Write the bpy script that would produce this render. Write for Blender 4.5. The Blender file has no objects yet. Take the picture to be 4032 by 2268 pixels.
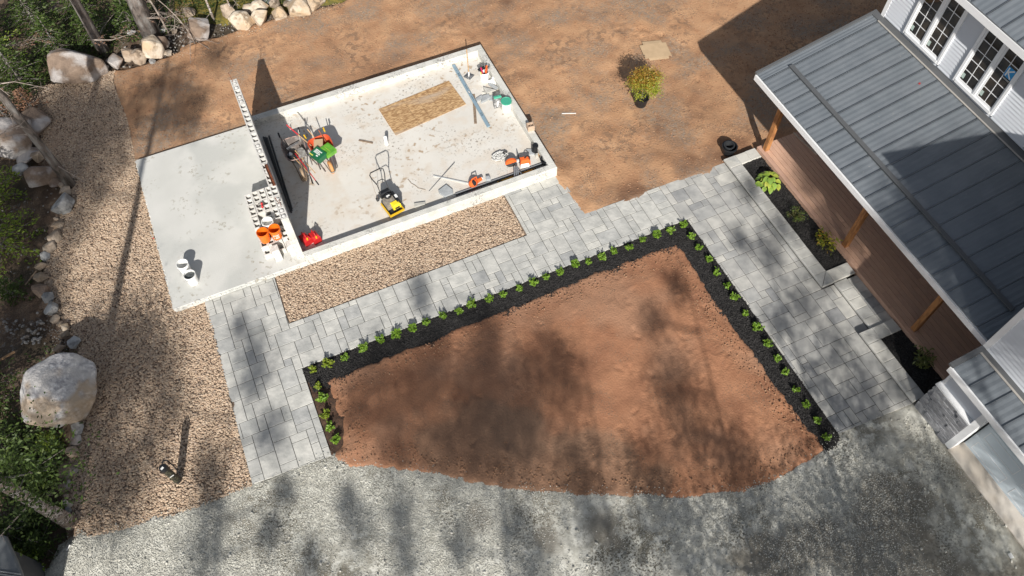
import bpy, bmesh, math, random
import numpy as np
from mathutils import Vector, Matrix

# ------------------------------------------------------------------ camera, sky, sun
scene = bpy.context.scene
COL = scene.collection
CAM_H = 18.0
FPX, PITCH, ROLL, YAW = 3108.68, math.radians(58.338), math.radians(-0.8313), math.radians(23.476)
_f = np.array([math.sin(YAW)*math.cos(PITCH), math.cos(YAW)*math.cos(PITCH), -math.sin(PITCH)])
_r = np.array([math.cos(YAW), -math.sin(YAW), 0.0])
_u = np.cross(_r, _f)
CR = math.cos(ROLL)*_r + math.sin(ROLL)*_u
CU = -math.sin(ROLL)*_r + math.cos(ROLL)*_u
cam_d = bpy.data.cameras.new('camera')
cam = bpy.data.objects.new('camera', cam_d); COL.objects.link(cam)
cam_d.sensor_width = 36.0
cam_d.lens = FPX/4032*36
cam_d.clip_start = 0.1; cam_d.clip_end = 2000
cam.matrix_world = Matrix(((CR[0], CU[0], -_f[0], 0), (CR[1], CU[1], -_f[1], 0), (CR[2], CU[2], -_f[2], CAM_H), (0, 0, 0, 1)))
scene.camera = cam

SV = (0.51, 1.45)                       # shadow offset on the ground per metre of height
SUN_EL = math.atan2(1.0, math.hypot(*SV))
SUN_AZ = math.atan2(-SV[0], -SV[1])     # compass-like, from +Y towards +X
world = bpy.data.worlds.new('World'); scene.world = world; world.use_nodes = True
wt = world.node_tree; wt.nodes.clear()
wo = wt.nodes.new('ShaderNodeOutputWorld'); bg = wt.nodes.new('ShaderNodeBackground'); sky = wt.nodes.new('ShaderNodeTexSky')
sky.sky_type = 'NISHITA'; sky.sun_disc = False; sky.sun_elevation = SUN_EL; sky.sun_rotation = SUN_AZ
sky.air_density = 1.0; sky.dust_density = 1.5; sky.ozone_density = 1.0
bg.inputs['Strength'].default_value = 0.075
hs = wt.nodes.new('ShaderNodeHueSaturation'); hs.inputs['Saturation'].default_value = 0.55   # thin bright cloud whitens the sky
wt.links.new(sky.outputs[0], hs.inputs['Color']); wt.links.new(hs.outputs[0], bg.inputs['Color']); wt.links.new(bg.outputs[0], wo.inputs['Surface'])
sl = bpy.data.lights.new('sun', 'SUN'); sl.energy = 4.9; sl.angle = math.radians(0.65); sl.color = (1.0, 0.955, 0.89)
so = bpy.data.objects.new('sun', sl); COL.objects.link(so)
so.rotation_euler = Vector((-SV[0], -SV[1], 1.0)).to_track_quat('Z', 'Y').to_euler()
so.location = (-10, -30, 40)
scene.view_settings.view_transform = 'Standard'; scene.view_settings.look = 'None'
scene.view_settings.gamma = 1.0; scene.view_settings.use_curve_mapping = False
scene.view_settings.exposure = 0.35

rnd = random.Random(7)
NR = np.random.RandomState(11)

def ray(px, py):
    return (px-2016)*CR - (py-1134)*CU + FPX*_f
def G(px, py, z=0.0):
    """world point at height z that the photograph shows at (px, py) of its 4032 x 2268 pixels"""
    d = ray(px, py); t = (z-CAM_H)/d[2]
    return Vector((d[0]*t, d[1]*t, z))
def crop(ox, oy, s):
    return lambda x, y, z=0.0: G(ox+x/s, oy+y/s, z)
def D(x, y, z=0.0):
    return G(x*1.56522, y*1.56522, z)

# ------------------------------------------------------------------ noise (vectorised)
def _hash(ix, iy, seed):
    n = (ix.astype(np.int64)*374761393 + iy.astype(np.int64)*668265263 + seed*974711) & 0xFFFFFFFF
    n = ((n ^ (n >> 13))*1274126177) & 0xFFFFFFFF
    return ((n ^ (n >> 16)) & 0xFFFF)/65535.0
def vnoise(x, y, seed=0):
    ix = np.floor(x); iy = np.floor(y); fx = x-ix; fy = y-iy
    fx = fx*fx*(3-2*fx); fy = fy*fy*(3-2*fy)
    a = _hash(ix, iy, seed); b = _hash(ix+1, iy, seed); c = _hash(ix, iy+1, seed); d = _hash(ix+1, iy+1, seed)
    return (a*(1-fx)+b*fx)*(1-fy)+(c*(1-fx)+d*fx)*fy
def fbm(x, y, sc, seed=0, oct=4):
    t = np.zeros_like(x); a = 1.0; s = 0.0
    for k in range(oct):
        t += a*(vnoise(x*sc, y*sc, seed+k)-0.5); s += a; a *= 0.5; sc *= 2.03
    return t/s*2

# ------------------------------------------------------------------ materials
MATS = {}
def mat(name, c1, c2=None, scale=6.0, rough=0.85, bump=0.0, bscale=40.0, metal=0.0, rand=None, island=None,
        c3=None, scale3=1.0, lo=0.42, hi=0.58, coat=0.0, stretch=None, detail=4.0, trans=0.0, spec=0.5, speck=None, stain=None):
    if name in MATS: return MATS[name]
    m = bpy.data.materials.new(name); m.use_nodes = True
    nt = m.node_tree; b = nt.nodes['Principled BSDF']; L = nt.links.new
    tc = nt.nodes.new('ShaderNodeTexCoord')
    geo = nt.nodes.new('ShaderNodeNewGeometry')
    vec = geo.outputs['Position']
    if stretch:
        mp = nt.nodes.new('ShaderNodeMapping'); mp.inputs['Scale'].default_value = stretch; L(vec, mp.inputs['Vector']); vec = mp.outputs[0]
    def noise(sc, dt=detail):
        n = nt.nodes.new('ShaderNodeTexNoise'); n.inputs['Scale'].default_value = sc; n.inputs['Detail'].default_value = dt
        L(vec, n.inputs['Vector']); return n.outputs['Fac']
    def mix(fac, a, bb, mode='MIX'):
        x = nt.nodes.new('ShaderNodeMix'); x.data_type = 'RGBA'; x.blend_type = mode
        if isinstance(fac, float): x.inputs[0].default_value = fac
        else: L(fac, x.inputs[0])
        for i, v in ((6, a), (7, bb)):
            if isinstance(v, tuple): x.inputs[i].default_value = (*v, 1)
            else: L(v, x.inputs[i])
        return x.outputs[2]
    def ramp(v, lo, hi):
        r = nt.nodes.new('ShaderNodeMapRange'); L(v, r.inputs['Value']); r.inputs['From Min'].default_value = lo; r.inputs['From Max'].default_value = hi
        return r.outputs[0]
    col = tuple(c1)
    if c2: col = mix(ramp(noise(scale), lo, hi), tuple(c1), tuple(c2))
    if c3: col = mix(ramp(noise(scale3), 0.48, 0.62), col, tuple(c3))
    if speck:
        for sc_, ss, ps, l0 in speck:
            f1 = nt.nodes.new('ShaderNodeMath'); f1.operation = 'MULTIPLY'; L(ramp(noise(ss, 5.0), l0, l0+.07), f1.inputs[0]); L(ramp(noise(ps, 5.0), .48, .62), f1.inputs[1])
            col = mix(f1.outputs[0], col, tuple(sc_))
    if stain:
        at = nt.nodes.new('ShaderNodeAttribute'); at.attribute_name = 'stain'; col = mix(at.outputs['Fac'], col, tuple(stain))
    if rand:
        oi = nt.nodes.new('ShaderNodeObjectInfo'); cr = nt.nodes.new('ShaderNodeValToRGB'); L(oi.outputs['Random'], cr.inputs[0])
        el = cr.color_ramp.elements
        el[0].color = (*rand[0], 1); el[1].color = (*rand[-1], 1)
        for i, rc in enumerate(rand[1:-1]):
            e = el.new((i+1)/(len(rand)-1)); e.color = (*rc, 1)
        col = mix(0.8 if c2 else 1.0, col, cr.outputs[0], 'MULTIPLY')
    if island:
        cr = nt.nodes.new('ShaderNodeValToRGB'); L(geo.outputs['Random Per Island'], cr.inputs[0])
        el = cr.color_ramp.elements
        el[0].color = (*island[0], 1); el[1].color = (*island[-1], 1)
        for i, rc in enumerate(island[1:-1]):
            e = el.new((i+1)/(len(island)-1)); e.color = (*rc, 1)
        col = mix(1.0, col, cr.outputs[0], 'MULTIPLY')
    if isinstance(col, tuple): b.inputs['Base Color'].default_value = (*col, 1)
    else: L(col, b.inputs['Base Color'])
    b.inputs['Roughness'].default_value = rough; b.inputs['Metallic'].default_value = metal
    b.inputs['Specular IOR Level'].default_value = spec
    b.inputs['Coat Weight'].default_value = coat
    if bump:
        bp = nt.nodes.new('ShaderNodeBump'); bp.inputs['Strength'].default_value = min(1.0, bump); bp.inputs['Distance'].default_value = 0.02
        L(noise(bscale, 6.0), bp.inputs['Height']); L(bp.outputs[0], b.inputs['Normal'])
    if trans:
        tr = nt.nodes.new('ShaderNodeBsdfTranslucent'); ms = nt.nodes.new('ShaderNodeMixShader'); ms.inputs[0].default_value = trans
        if isinstance(col, tuple): tr.inputs[0].default_value = (*col, 1)
        else: L(col, tr.inputs[0])
        out = nt.nodes['Material Output']; L(b.outputs[0], ms.inputs[1]); L(tr.outputs[0], ms.inputs[2]); L(ms.outputs[0], out.inputs['Surface'])
    MATS[name] = m
    return m

# ------------------------------------------------------------------ mesh helpers
class MB:
    def __init__(s): s.v = []; s.f = []; s.mi = []; s.cur = 0
    def add(s, vs, fs):
        o = len(s.v); s.v += [tuple(p) for p in vs]; s.f += [tuple(i+o for i in f) for f in fs]; s.mi += [s.cur]*len(fs); return s
    def box(s, c, d, rz=0.0, M=None, bev=0.0):
        x, y, z = d[0]/2, d[1]/2, d[2]/2
        cs, sn = math.cos(rz), math.sin(rz)
        if bev:
            b = min(bev, x*.45, y*.45, z*.9)
            lay = [(-z, 0), (z-b, 0), (z, b)]
            vs = []
            for zz, i in lay:
                for sx, sy in ((-1, -1), (1, -1), (1, 1), (-1, 1)): vs.append((sx*(x-i), sy*(y-i), zz))
            fs = [(3, 2, 1, 0), (8, 9, 10, 11)]
            for l in (0, 4):
                for k in range(4): fs.append((l+k, l+(k+1) % 4, l+4+(k+1) % 4, l+4+k))
        else:
            vs = [(sx*x, sy*y, sz*z) for sz in (-1, 1) for sx, sy in ((-1, -1), (1, -1), (1, 1), (-1, 1))]
            fs = [(3, 2, 1, 0), (4, 5, 6, 7)]+[(k, (k+1) % 4, 4+(k+1) % 4, 4+k) for k in range(4)]
        out = []
        for p in vs:
            if M is not None: q = M @ Vector(p)
            else: q = Vector((p[0]*cs-p[1]*sn, p[0]*sn+p[1]*cs, p[2]))
            out.append((q.x+c[0], q.y+c[1], q.z+c[2]))
        return s.add(out, fs)
    def b(s, x0, x1, y0, y1, z0, z1, bev=0.0):
        return s.box(((x0+x1)/2, (y0+y1)/2, (z0+z1)/2), (x1-x0, y1-y0, z1-z0), bev=bev)
    def bar(s, a, b_, w, h=None, up=(0, 0, 1)):
        a = Vector(a); b_ = Vector(b_); h = h or w
        d = (b_-a); L = d.length; d.normalize()
        side = d.cross(Vector(up))
        if side.length < 1e-4: side = Vector((1, 0, 0))
        side.normalize(); u = side.cross(d)
        M = Matrix((side, d, u)).transposed()
        return s.box((a+b_)/2, (w, L, h), M=M)
    def tube(s, pts, r, n=8, cap=True):
        pts = [Vector(p) for p in pts]; rs = r if isinstance(r, (list, tuple)) else [r]*len(pts)
        o = len(s.v); prev = None
        for i, p in enumerate(pts):
            d = (pts[min(i+1, len(pts)-1)]-pts[max(i-1, 0)])
            if d.length < 1e-9: d = Vector((0, 0, 1))
            d.normalize()
            if prev is None:
                a = d.cross(Vector((0, 0, 1)))
                if a.length < 0.05: a = d.cross(Vector((1, 0, 0)))
            else: a = prev - d*prev.dot(d)
            a.normalize(); prev = a; b_ = d.cross(a)
            for k in range(n):
                t = 2*math.pi*k/n; q = p+(a*math.cos(t)+b_*math.sin(t))*rs[i]; s.v.append(tuple(q))
        for i in range(len(pts)-1):
            for k in range(n):
                s.f.append((o+i*n+k, o+i*n+(k+1) % n, o+(i+1)*n+(k+1) % n, o+(i+1)*n+k)); s.mi.append(s.cur)
        if cap:
            s.f.append(tuple(o+k for k in range(n))[::-1]); s.mi.append(s.cur)
            s.f.append(tuple(o+(len(pts)-1)*n+k for k in range(n))); s.mi.append(s.cur)
        return s
    def lathe(s, prof, c=(0, 0, 0), n=24):
        o = len(s.v)
        for r, z in prof:
            for k in range(n):
                t = 2*math.pi*k/n; s.v.append((c[0]+r*math.cos(t), c[1]+r*math.sin(t), c[2]+z))
        for i in range(len(prof)-1):
            for k in range(n):
                s.f.append((o+i*n+k, o+i*n+(k+1) % n, o+(i+1)*n+(k+1) % n, o+(i+1)*n+k)); s.mi.append(s.cur)
        return s
    def disc(s, c, r, n=24):
        o = len(s.v)
        for k in range(n):
            t = 2*math.pi*k/n; s.v.append((c[0]+r*math.cos(t), c[1]+r*math.sin(t), c[2]))
        s.f.append(tuple(range(o, o+n))); s.mi.append(s.cur); return s
    def prism(s, poly, z0, z1, bev=0.0):
        n = len(poly); a = sum(poly[i][0]*poly[(i+1) % n][1]-poly[(i+1) % n][0]*poly[i][1] for i in range(n))
        if a < 0: poly = poly[::-1]
        cx = sum(p[0] for p in poly)/n; cy = sum(p[1] for p in poly)/n
        def ins(p):
            d = math.hypot(p[0]-cx, p[1]-cy)+1e-9; k = max(0, 1-bev*1.3/d); return (cx+(p[0]-cx)*k, cy+(p[1]-cy)*k)
        if bev:
            vs = [(p[0], p[1], z0) for p in poly]+[(p[0], p[1], z1-bev) for p in poly]+[(*ins(p), z1) for p in poly]
            fs = [tuple(range(n))[::-1], tuple(range(2*n, 3*n))]
            for l in (0, n):
                for k in range(n): fs.append((l+k, l+(k+1) % n, l+n+(k+1) % n, l+n+k))
        else:
            vs = [(p[0], p[1], z0) for p in poly]+[(p[0], p[1], z1) for p in poly]
            fs = [tuple(range(n))[::-1], tuple(range(n, 2*n))]+[(k, (k+1) % n, n+(k+1) % n, n+k) for k in range(n)]
        return s.add(vs, fs)
    def sph(s, c, r, n=10, m=6):
        r = r if isinstance(r, (tuple, list)) else (r, r, r)
        vs = [(c[0], c[1], c[2]-r[2])]; fs = []
        for i in range(1, m):
            ph = math.pi*i/m
            for k in range(n):
                t = 2*math.pi*k/n; vs.append((c[0]+r[0]*math.sin(ph)*math.cos(t), c[1]+r[1]*math.sin(ph)*math.sin(t), c[2]-r[2]*math.cos(ph)))
        vs.append((c[0], c[1], c[2]+r[2])); top = len(vs)-1
        for k in range(n):
            fs.append((0, 1+(k+1) % n, 1+k)); fs.append((top, 1+(m-2)*n+k, 1+(m-2)*n+(k+1) % n))
            for i in range(m-2): fs.append((1+i*n+k, 1+i*n+(k+1) % n, 1+(i+1)*n+(k+1) % n, 1+(i+1)*n+k))
        return s.add(vs, fs)
    def mesh(s, name, mats, smooth=False):
        me = bpy.data.meshes.new(name); me.from_pydata(s.v, [], s.f)
        for m in (mats if isinstance(mats, (list, tuple)) else [mats]): me.materials.append(m)
        if max(s.mi or [0]) > 0: me.polygons.foreach_set('material_index', s.mi)
        if smooth: me.polygons.foreach_set('use_smooth', [True]*len(s.f))
        me.update(); return me
    def build(s, name, mats, parent=None, smooth=False):
        return link(name, s.mesh(name, mats, smooth), parent)
def link(name, me, parent=None):
    o = bpy.data.objects.new(name, me); COL.objects.link(o)
    if parent is not None: o.parent = parent
    return o
def tag(o, label=None, cat=None, group=None, kind=None):
    if label: o['label'] = label
    if cat: o['category'] = cat
    if group: o['group'] = group
    if kind: o['kind'] = kind
    return o
def empty(name, loc, label, cat, group=None, rz=0.0, kind=None):
    o = bpy.data.objects.new(name, None); COL.objects.link(o); o.location = loc; o.rotation_euler = (0, 0, rz)
    o.empty_display_size = 0.1
    return tag(o, label, cat, group, kind)
def dup(root, loc, rz=None, sc=None, label=None, group=None):
    def cp(o, par):
        c = o.copy(); COL.objects.link(c)
        if par is not None: c.parent = par
        for ch in list(o.children): cp(ch, c)
        return c
    c = cp(root, None); c.location = loc
    if rz is not None: c.rotation_euler = (0, 0, rz)
    if sc is not None: c.scale = sc if isinstance(sc, (tuple, list)) else (sc,)*3
    if label: c['label'] = label
    if group: c['group'] = group
    return c
def yaw_of(a, b): return math.atan2(b[1]-a[1], b[0]-a[0])

# numpy mesh
def np_mesh(name, V, Fq, m, parent=None, smooth=False):
    me = bpy.data.meshes.new(name); k = Fq.shape[1]
    me.vertices.add(len(V)); me.vertices.foreach_set('co', np.asarray(V, np.float32).ravel())
    me.loops.add(Fq.size); me.loops.foreach_set('vertex_index', Fq.astype(np.int32).ravel())
    me.polygons.add(len(Fq)); me.polygons.foreach_set('loop_start', np.arange(0, Fq.size, k, dtype=np.int32))
    me.materials.append(m); me.update(calc_edges=True)
    if smooth: me.polygons.foreach_set('use_smooth', [True]*len(Fq))
    me.validate()
    return link(name, me, parent)

def sdist(P, poly):
    """signed distance to a polygon, negative inside"""
    x, y = P; d = np.full(x.shape, 1e9); ins = np.zeros(x.shape, bool); n = len(poly)
    for i in range(n):
        x0, y0 = poly[i][0], poly[i][1]; x1, y1 = poly[(i+1) % n][0], poly[(i+1) % n][1]
        ex, ey = x1-x0, y1-y0; L = ex*ex+ey*ey+1e-12
        t = np.clip(((x-x0)*ex+(y-y0)*ey)/L, 0, 1)
        d = np.minimum(d, np.hypot(x-x0-t*ex, y-y0-t*ey))
        c = ((y0 > y) != (y1 > y)) & (x < (x1-x0)*(y-y0)/((y1-y0) if abs(y1-y0) > 1e-9 else 1e-9)+x0)
        ins ^= c
    return np.where(ins, -d, d)

def sheet(name, poly, z, m, res=0.07, amp=0.02, sc=1.5, edge=0.06, esc=3.0, drop=0.09, seed=0, bbox=None, zfun=None, soft=0.12, stain=None):
    xs = [p[0] for p in poly]; ys = [p[1] for p in poly]
    x0, x1, y0, y1 = min(xs)-.3, max(xs)+.3, min(ys)-.3, max(ys)+.3
    if bbox: x0, x1, y0, y1 = max(x0, bbox[0]), min(x1, bbox[1]), max(y0, bbox[2]), min(y1, bbox[3])
    nx = int((x1-x0)/res)+2; ny = int((y1-y0)/res)+2
    X, Y = np.meshgrid(np.linspace(x0, x1, nx), np.linspace(y0, y1, ny))
    d = sdist((X, Y), poly)
    if edge: d = d + fbm(X, Y, esc, seed+50, 4)*edge*2
    Z = z + fbm(X, Y, sc, seed, 5)*amp*2
    if zfun is not None: Z = Z + zfun(X, Y, d)
    t = np.clip((d+0.01)/soft, 0, 1); Z = Z - drop*t*t*(3-2*t)
    idx = np.arange(nx*ny).reshape(ny, nx)
    dd = (d[:-1, :-1]+d[1:, 1:])/2
    keep = dd < soft*1.3
    F_ = np.stack([idx[:-1, :-1][keep], idx[:-1, 1:][keep], idx[1:, 1:][keep], idx[1:, :-1][keep]], 1)
    used, inv = np.unique(F_, return_inverse=True)
    V = np.stack([X.ravel(), Y.ravel(), Z.ravel()], 1)[used]
    o = np_mesh(name, V, inv.reshape(-1, 4), m, smooth=True)
    if stain is not None:
        a = o.data.attributes.new('stain', 'FLOAT', 'POINT'); a.data.foreach_set('value', np.clip(stain(X, Y), 0, 1).ravel()[used].astype(np.float32))
    o['kind'] = 'structure'
    return o

def pts_in(poly, n, margin=0.0, rs=NR, bbox=None):
    xs = [p[0] for p in poly]; ys = [p[1] for p in poly]
    x0, x1, y0, y1 = min(xs), max(xs), min(ys), max(ys)
    if bbox: x0, x1, y0, y1 = max(x0, bbox[0]), min(x1, bbox[1]), max(y0, bbox[2]), min(y1, bbox[3])
    A = (x1-x0)*(y1-y0); X = rs.uniform(x0, x1, int(n*A)); Y = rs.uniform(y0, y1, int(n*A))   # n = density per m2
    d = sdist((X, Y), poly); k = d < -margin
    return X[k], Y[k]

def scatter(name, X, Y, Z, S, R, m, sub=2, parent=None, shape='ICO', smooth=True):
    me = bpy.data.meshes.new(name); n = len(X)
    me.vertices.add(n); me.vertices.foreach_set('co', np.stack([X, Y, Z], 1).astype(np.float32).ravel())
    for an, A in (('scl', S), ('rot', R)):
        a = me.attributes.new(an, 'FLOAT_VECTOR', 'POINT'); a.data.foreach_set('vector', A.astype(np.float32).ravel())
    me.materials.append(m); me.update()
    o = link(name, me, parent); o['kind'] = 'stuff'
    key = 'scatter_%s_%d_%s' % (shape, sub, m.name)
    ng = bpy.data.node_groups.get(key)
    if not ng:
        ng = bpy.data.node_groups.new(key, 'GeometryNodeTree')
        ng.interface.new_socket('Geometry', in_out='INPUT', socket_type='NodeSocketGeometry')
        ng.interface.new_socket('Geometry', in_out='OUTPUT', socket_type='NodeSocketGeometry')
        N = ng.nodes.new; L = ng.links.new
        gi = N('NodeGroupInput'); go = N('NodeGroupOutput'); ip = N('GeometryNodeInstanceOnPoints')
        if shape == 'ICO':
            ic = N('GeometryNodeMeshIcoSphere'); ic.inputs['Radius'].default_value = 1; ic.inputs['Subdivisions'].default_value = sub
        else:
            ic = N('GeometryNodeMeshCube'); ic.inputs['Size'].default_value = (2, 2, 2)
        sm = N('GeometryNodeSetMaterial'); sm.inputs['Material'].default_value = m
        last = ic.outputs[0]
        if shape == 'ICO' and smooth:
            ss = N('GeometryNodeSetShadeSmooth'); L(last, ss.inputs[0]); last = ss.outputs[0]
        L(last, sm.inputs[0]); L(sm.outputs[0], ip.inputs['Instance']); L(gi.outputs[0], ip.inputs['Points'])
        for an, sk in (('scl', 'Scale'), ('rot', 'Rotation')):
            na = N('GeometryNodeInputNamedAttribute'); na.data_type = 'FLOAT_VECTOR'; na.inputs['Name'].default_value = an
            L(na.outputs['Attribute'], ip.inputs[sk])
        L(ip.outputs[0], go.inputs[0])
    md = o.modifiers.new('scatter', 'NODES'); md.node_group = ng
    return o

# ------------------------------------------------------------------ leaves
def leaf_cards(P, size, rs, tilt=1.0, aspect=0.5, updir=None):
    """rhombic leaf faces at points P (N,3); returns V, F"""
    n = len(P); a = rs.uniform(0, 2*np.pi, n)
    d = np.stack([np.cos(a), np.sin(a), rs.uniform(-.6, .6, n)*tilt], 1)
    if updir is not None: d = d*0.6+updir
    d /= np.linalg.norm(d, axis=1)[:, None]
    r = rs.normal(size=(n, 3)); r[:, 2] += 1.2; s = np.cross(d, r); s /= np.linalg.norm(s, axis=1)[:, None]
    sz = (size*rs.uniform(.6, 1.3, n))[:, None]
    nrm = np.cross(s, d)
    V = np.stack([P-d*sz*.5, P+s*sz*aspect*.5+nrm*sz*.06, P+d*sz*.5, P-s*sz*aspect*.5+nrm*sz*.06], 1).reshape(-1, 3)
    F_ = np.arange(4*n).reshape(n, 4)
    return V, F_
# ------------------------------------------------------------------ palette
m_forest = mat('forest_floor', (.085, .055, .036), (.13, .09, .06), 3.0, bump=.9, bscale=30, c3=(.06, .045, .028), scale3=.9, detail=8, speck=[((.17, .15, .13), 14, 1.2, .55)])
m_dirt = mat('yard_dirt', (.47, .275, .15), (.37, .20, .105), 1.6, bump=1.0, bscale=16, c3=(.31, .20, .125), scale3=.5, lo=.35, hi=.65, detail=9, speck=[((.26, .155, .09), 5, .7, .50), ((.26, .20, .15), 9, .5, .5), ((.19, .125, .08), 26, 1.2, .54), ((.55, .44, .33), 34, 1.0, .62)], stain=(.17, .085, .045))
m_lawn = mat('lawn_soil', (.375, .18, .095), (.27, .122, .064), 1.3, bump=.8, bscale=22, c3=(.34, .18, .105), scale3=.5, lo=.35, hi=.65, detail=9, speck=[((.22, .13, .08), 30, 1.1, .55), ((.62, .50, .38), 40, 1.5, .68)], stain=(.17, .115, .075))
m_drive = mat('crushed_stone', (.68, .67, .60), (.50, .49, .43), 5.0, bump=.9, bscale=70, detail=9, speck=[((.24, .22, .17), 3.5, .5, .46), ((.62, .62, .56), 30, 1.0, .55), ((.14, .13, .10), 20, .55, .5)], stain=(.20, .18, .145))
m_mulch = mat('black_mulch', (.012, .011, .011), (.028, .026, .026), 30, bump=1.0, bscale=45, rough=.95)
m_brownsoil = mat('brown_bed_soil', (.085, .045, .026), (.05, .028, .018), 12, bump=1.0, bscale=40)
m_gravbase = mat('gravel_base', (.22, .155, .11), (.15, .105, .075), 20, bump=1.0, bscale=40)
m_pebble = mat('river_pebble', (.86, .84, .82), rough=.8, rand=[(.36, .255, .18), (.48, .36, .26), (.55, .425, .305), (.44, .33, .24), (.64, .52, .39), (.38, .30, .24)])
m_chip = mat('crushed_chip', (.9, .9, .9), rough=.85, rand=[(.24, .235, .21), (.40, .40, .36), (.66, .65, .58), (.33, .325, .29), (.52, .51, .46), (.74, .73, .66), (.56, .53, .46)])
m_clod = mat('soil_clod', (.9, .9, .9), rough=.95, rand=[(.30, .16, .085), (.38, .21, .12), (.34, .18, .10), (.42, .27, .17)])
m_shred = mat('mulch_shred', (.9, .9, .9), rough=.8, rand=[(.01, .01, .01), (.03, .028, .027), (.018, .016, .015), (.05, .047, .045)])
m_conc = mat('slab_concrete', (.59, .585, .555), (.52, .52, .49), 1.1, bump=.25, bscale=50, c3=(.47, .475, .45), scale3=.75, lo=.3, hi=.7, detail=9, speck=[((.36, .34, .29), 10, 1.0, .58)])
m_floor = mat('floor_concrete', (.655, .63, .58), (.60, .575, .525), .9, bump=.25, bscale=50, c3=(.60, .55, .48), scale3=2.6, lo=.3, hi=.7, detail=9, speck=[((.40, .31, .22), 6, .8, .57), ((.30, .27, .23), 14, .7, .58)])
m_curb = mat('curb_concrete', (.63, .62, .575), (.57, .56, .52), 2.5, bump=.5, bscale=35, c3=(.50, .50, .46), scale3=3.0, lo=.3, hi=.7, detail=9, speck=[((.28, .27, .25), 22, 1.6, .52)])
m_paver = mat('paver_stone', (.95, .95, .94), (.70, .71, .71), 3.2, bump=.8, bscale=7, lo=.35, hi=.65, detail=9,
              rand=[(.33, .33, .305), (.49, .48, .435), (.41, .40, .365), (.54, .525, .47), (.36, .36, .34), (.44, .43, .39), (.27, .275, .27)])
m_paver2 = mat('walkway_stone', (.95, .95, .94), (.66, .67, .68), 3.2, bump=.45, bscale=9, lo=.35, hi=.65, detail=8,
              rand=[(.24, .24, .23), (.43, .415, .37), (.33, .32, .295), (.49, .47, .415), (.27, .27, .26), (.36, .35, .32), (.165, .17, .175)])
m_joint = mat('joint_sand', (.07, .066, .06), (.05, .047, .043), 20, bump=.6)
m_cop = mat('coping_stone', (.95, .95, .93), (.80, .80, .78), 3, bump=.3, bscale=12, detail=8, rand=[(.33, .33, .315), (.45, .44, .405), (.38, .38, .36), (.50, .48, .43), (.30, .30, .29)])
m_wallst = mat('retaining_stone', (.24, .235, .225), (.14, .14, .135), 8, bump=1.0, bscale=25)
m_deck = mat('deck_wood', (.9, .9, .9), (.84, .82, .82), 5, bump=.25, bscale=30, stretch=(8, .8, 1), rough=.7, rand=[(.52, .24, .10), (.64, .31, .14), (.57, .27, .12), (.46, .20, .085)])
m_post = mat('cedar_post', (.42, .19, .065), (.26, .11, .04), 6, bump=.3, bscale=30, stretch=(3, 3, .6), rough=.7)
m_roof = mat('grey_roof_metal', (.155, .175, .195), (.175, .195, .215), 2, rough=.5, metal=.15, bump=.05, bscale=3, speck=[((.33, .33, .32), 20, 1.5, .66)])
m_roofdk = mat('roof_flashing', (.12, .125, .13), rough=.5, metal=.2); m_lip = mat('flashing_lip_metal', (.36, .34, .31), rough=.5)
m_white = mat('white_trim', (.78, .79, .80), rough=.5)
m_siding = mat('vinyl_siding', (.60, .625, .665), rough=.5); m_lapshade = mat('lap_shadow_backing', (.10, .11, .12))  # backing colour darkened so the gaps between boards read as lap shadows
m_vinyl = mat('white_vinyl', (.82, .83, .84), rough=.35)
m_glass = mat('window_glass', (.022, .02, .018), (.05, .04, .03), 2.0, rough=.04, spec=.6)
m_door = mat('garage_door_paint', (.56, .64, .70), rough=.4)
m_stonev = mat('ledge_stone', (.85, .86, .88), (.6, .6, .62), 9, bump=.9, bscale=30, stretch=(1, 1, 4), rand=[(.16, .165, .18), (.26, .265, .28), (.20, .205, .22), (.34, .34, .345), (.13, .135, .15)])
m_apron = mat('apron_concrete', (.46, .41, .35), (.52, .48, .43), 1.5, bump=.2)

# ------------------------------------------------------------------ ground sheets
def axis(lo, hi, step, far):
    a = list(np.arange(lo, hi+step, step)); k = step; o1 = []; x = a[0]
    while x > -far: k *= 1.7; x -= k; o1.append(x)
    k = step; o2 = []; x = a[-1]
    while x < far: k *= 1.7; x += k; o2.append(x)
    return np.array(o1[::-1]+a+o2)
gx = axis(-16, 20, .16, 600); gy = axis(-4, 34, .16, 600)
X, Y = np.meshgrid(gx, gy)
near = np.clip((X+30)/10, 0, 1)*np.clip((40-X)/10, 0, 1)
Z = -.16+fbm(X, Y, .7, 3, 5)*.16*near
idx = np.arange(X.size).reshape(X.shape)
Fq = np.stack([idx[:-1, :-1].ravel(), idx[:-1, 1:].ravel(), idx[1:, 1:].ravel(), idx[1:, :-1].ravel()], 1)
g = np_mesh('ground', np.stack([X.ravel(), Y.ravel(), Z.ravel()], 1), Fq, m_forest, smooth=True); g['kind'] = 'structure'

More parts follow.
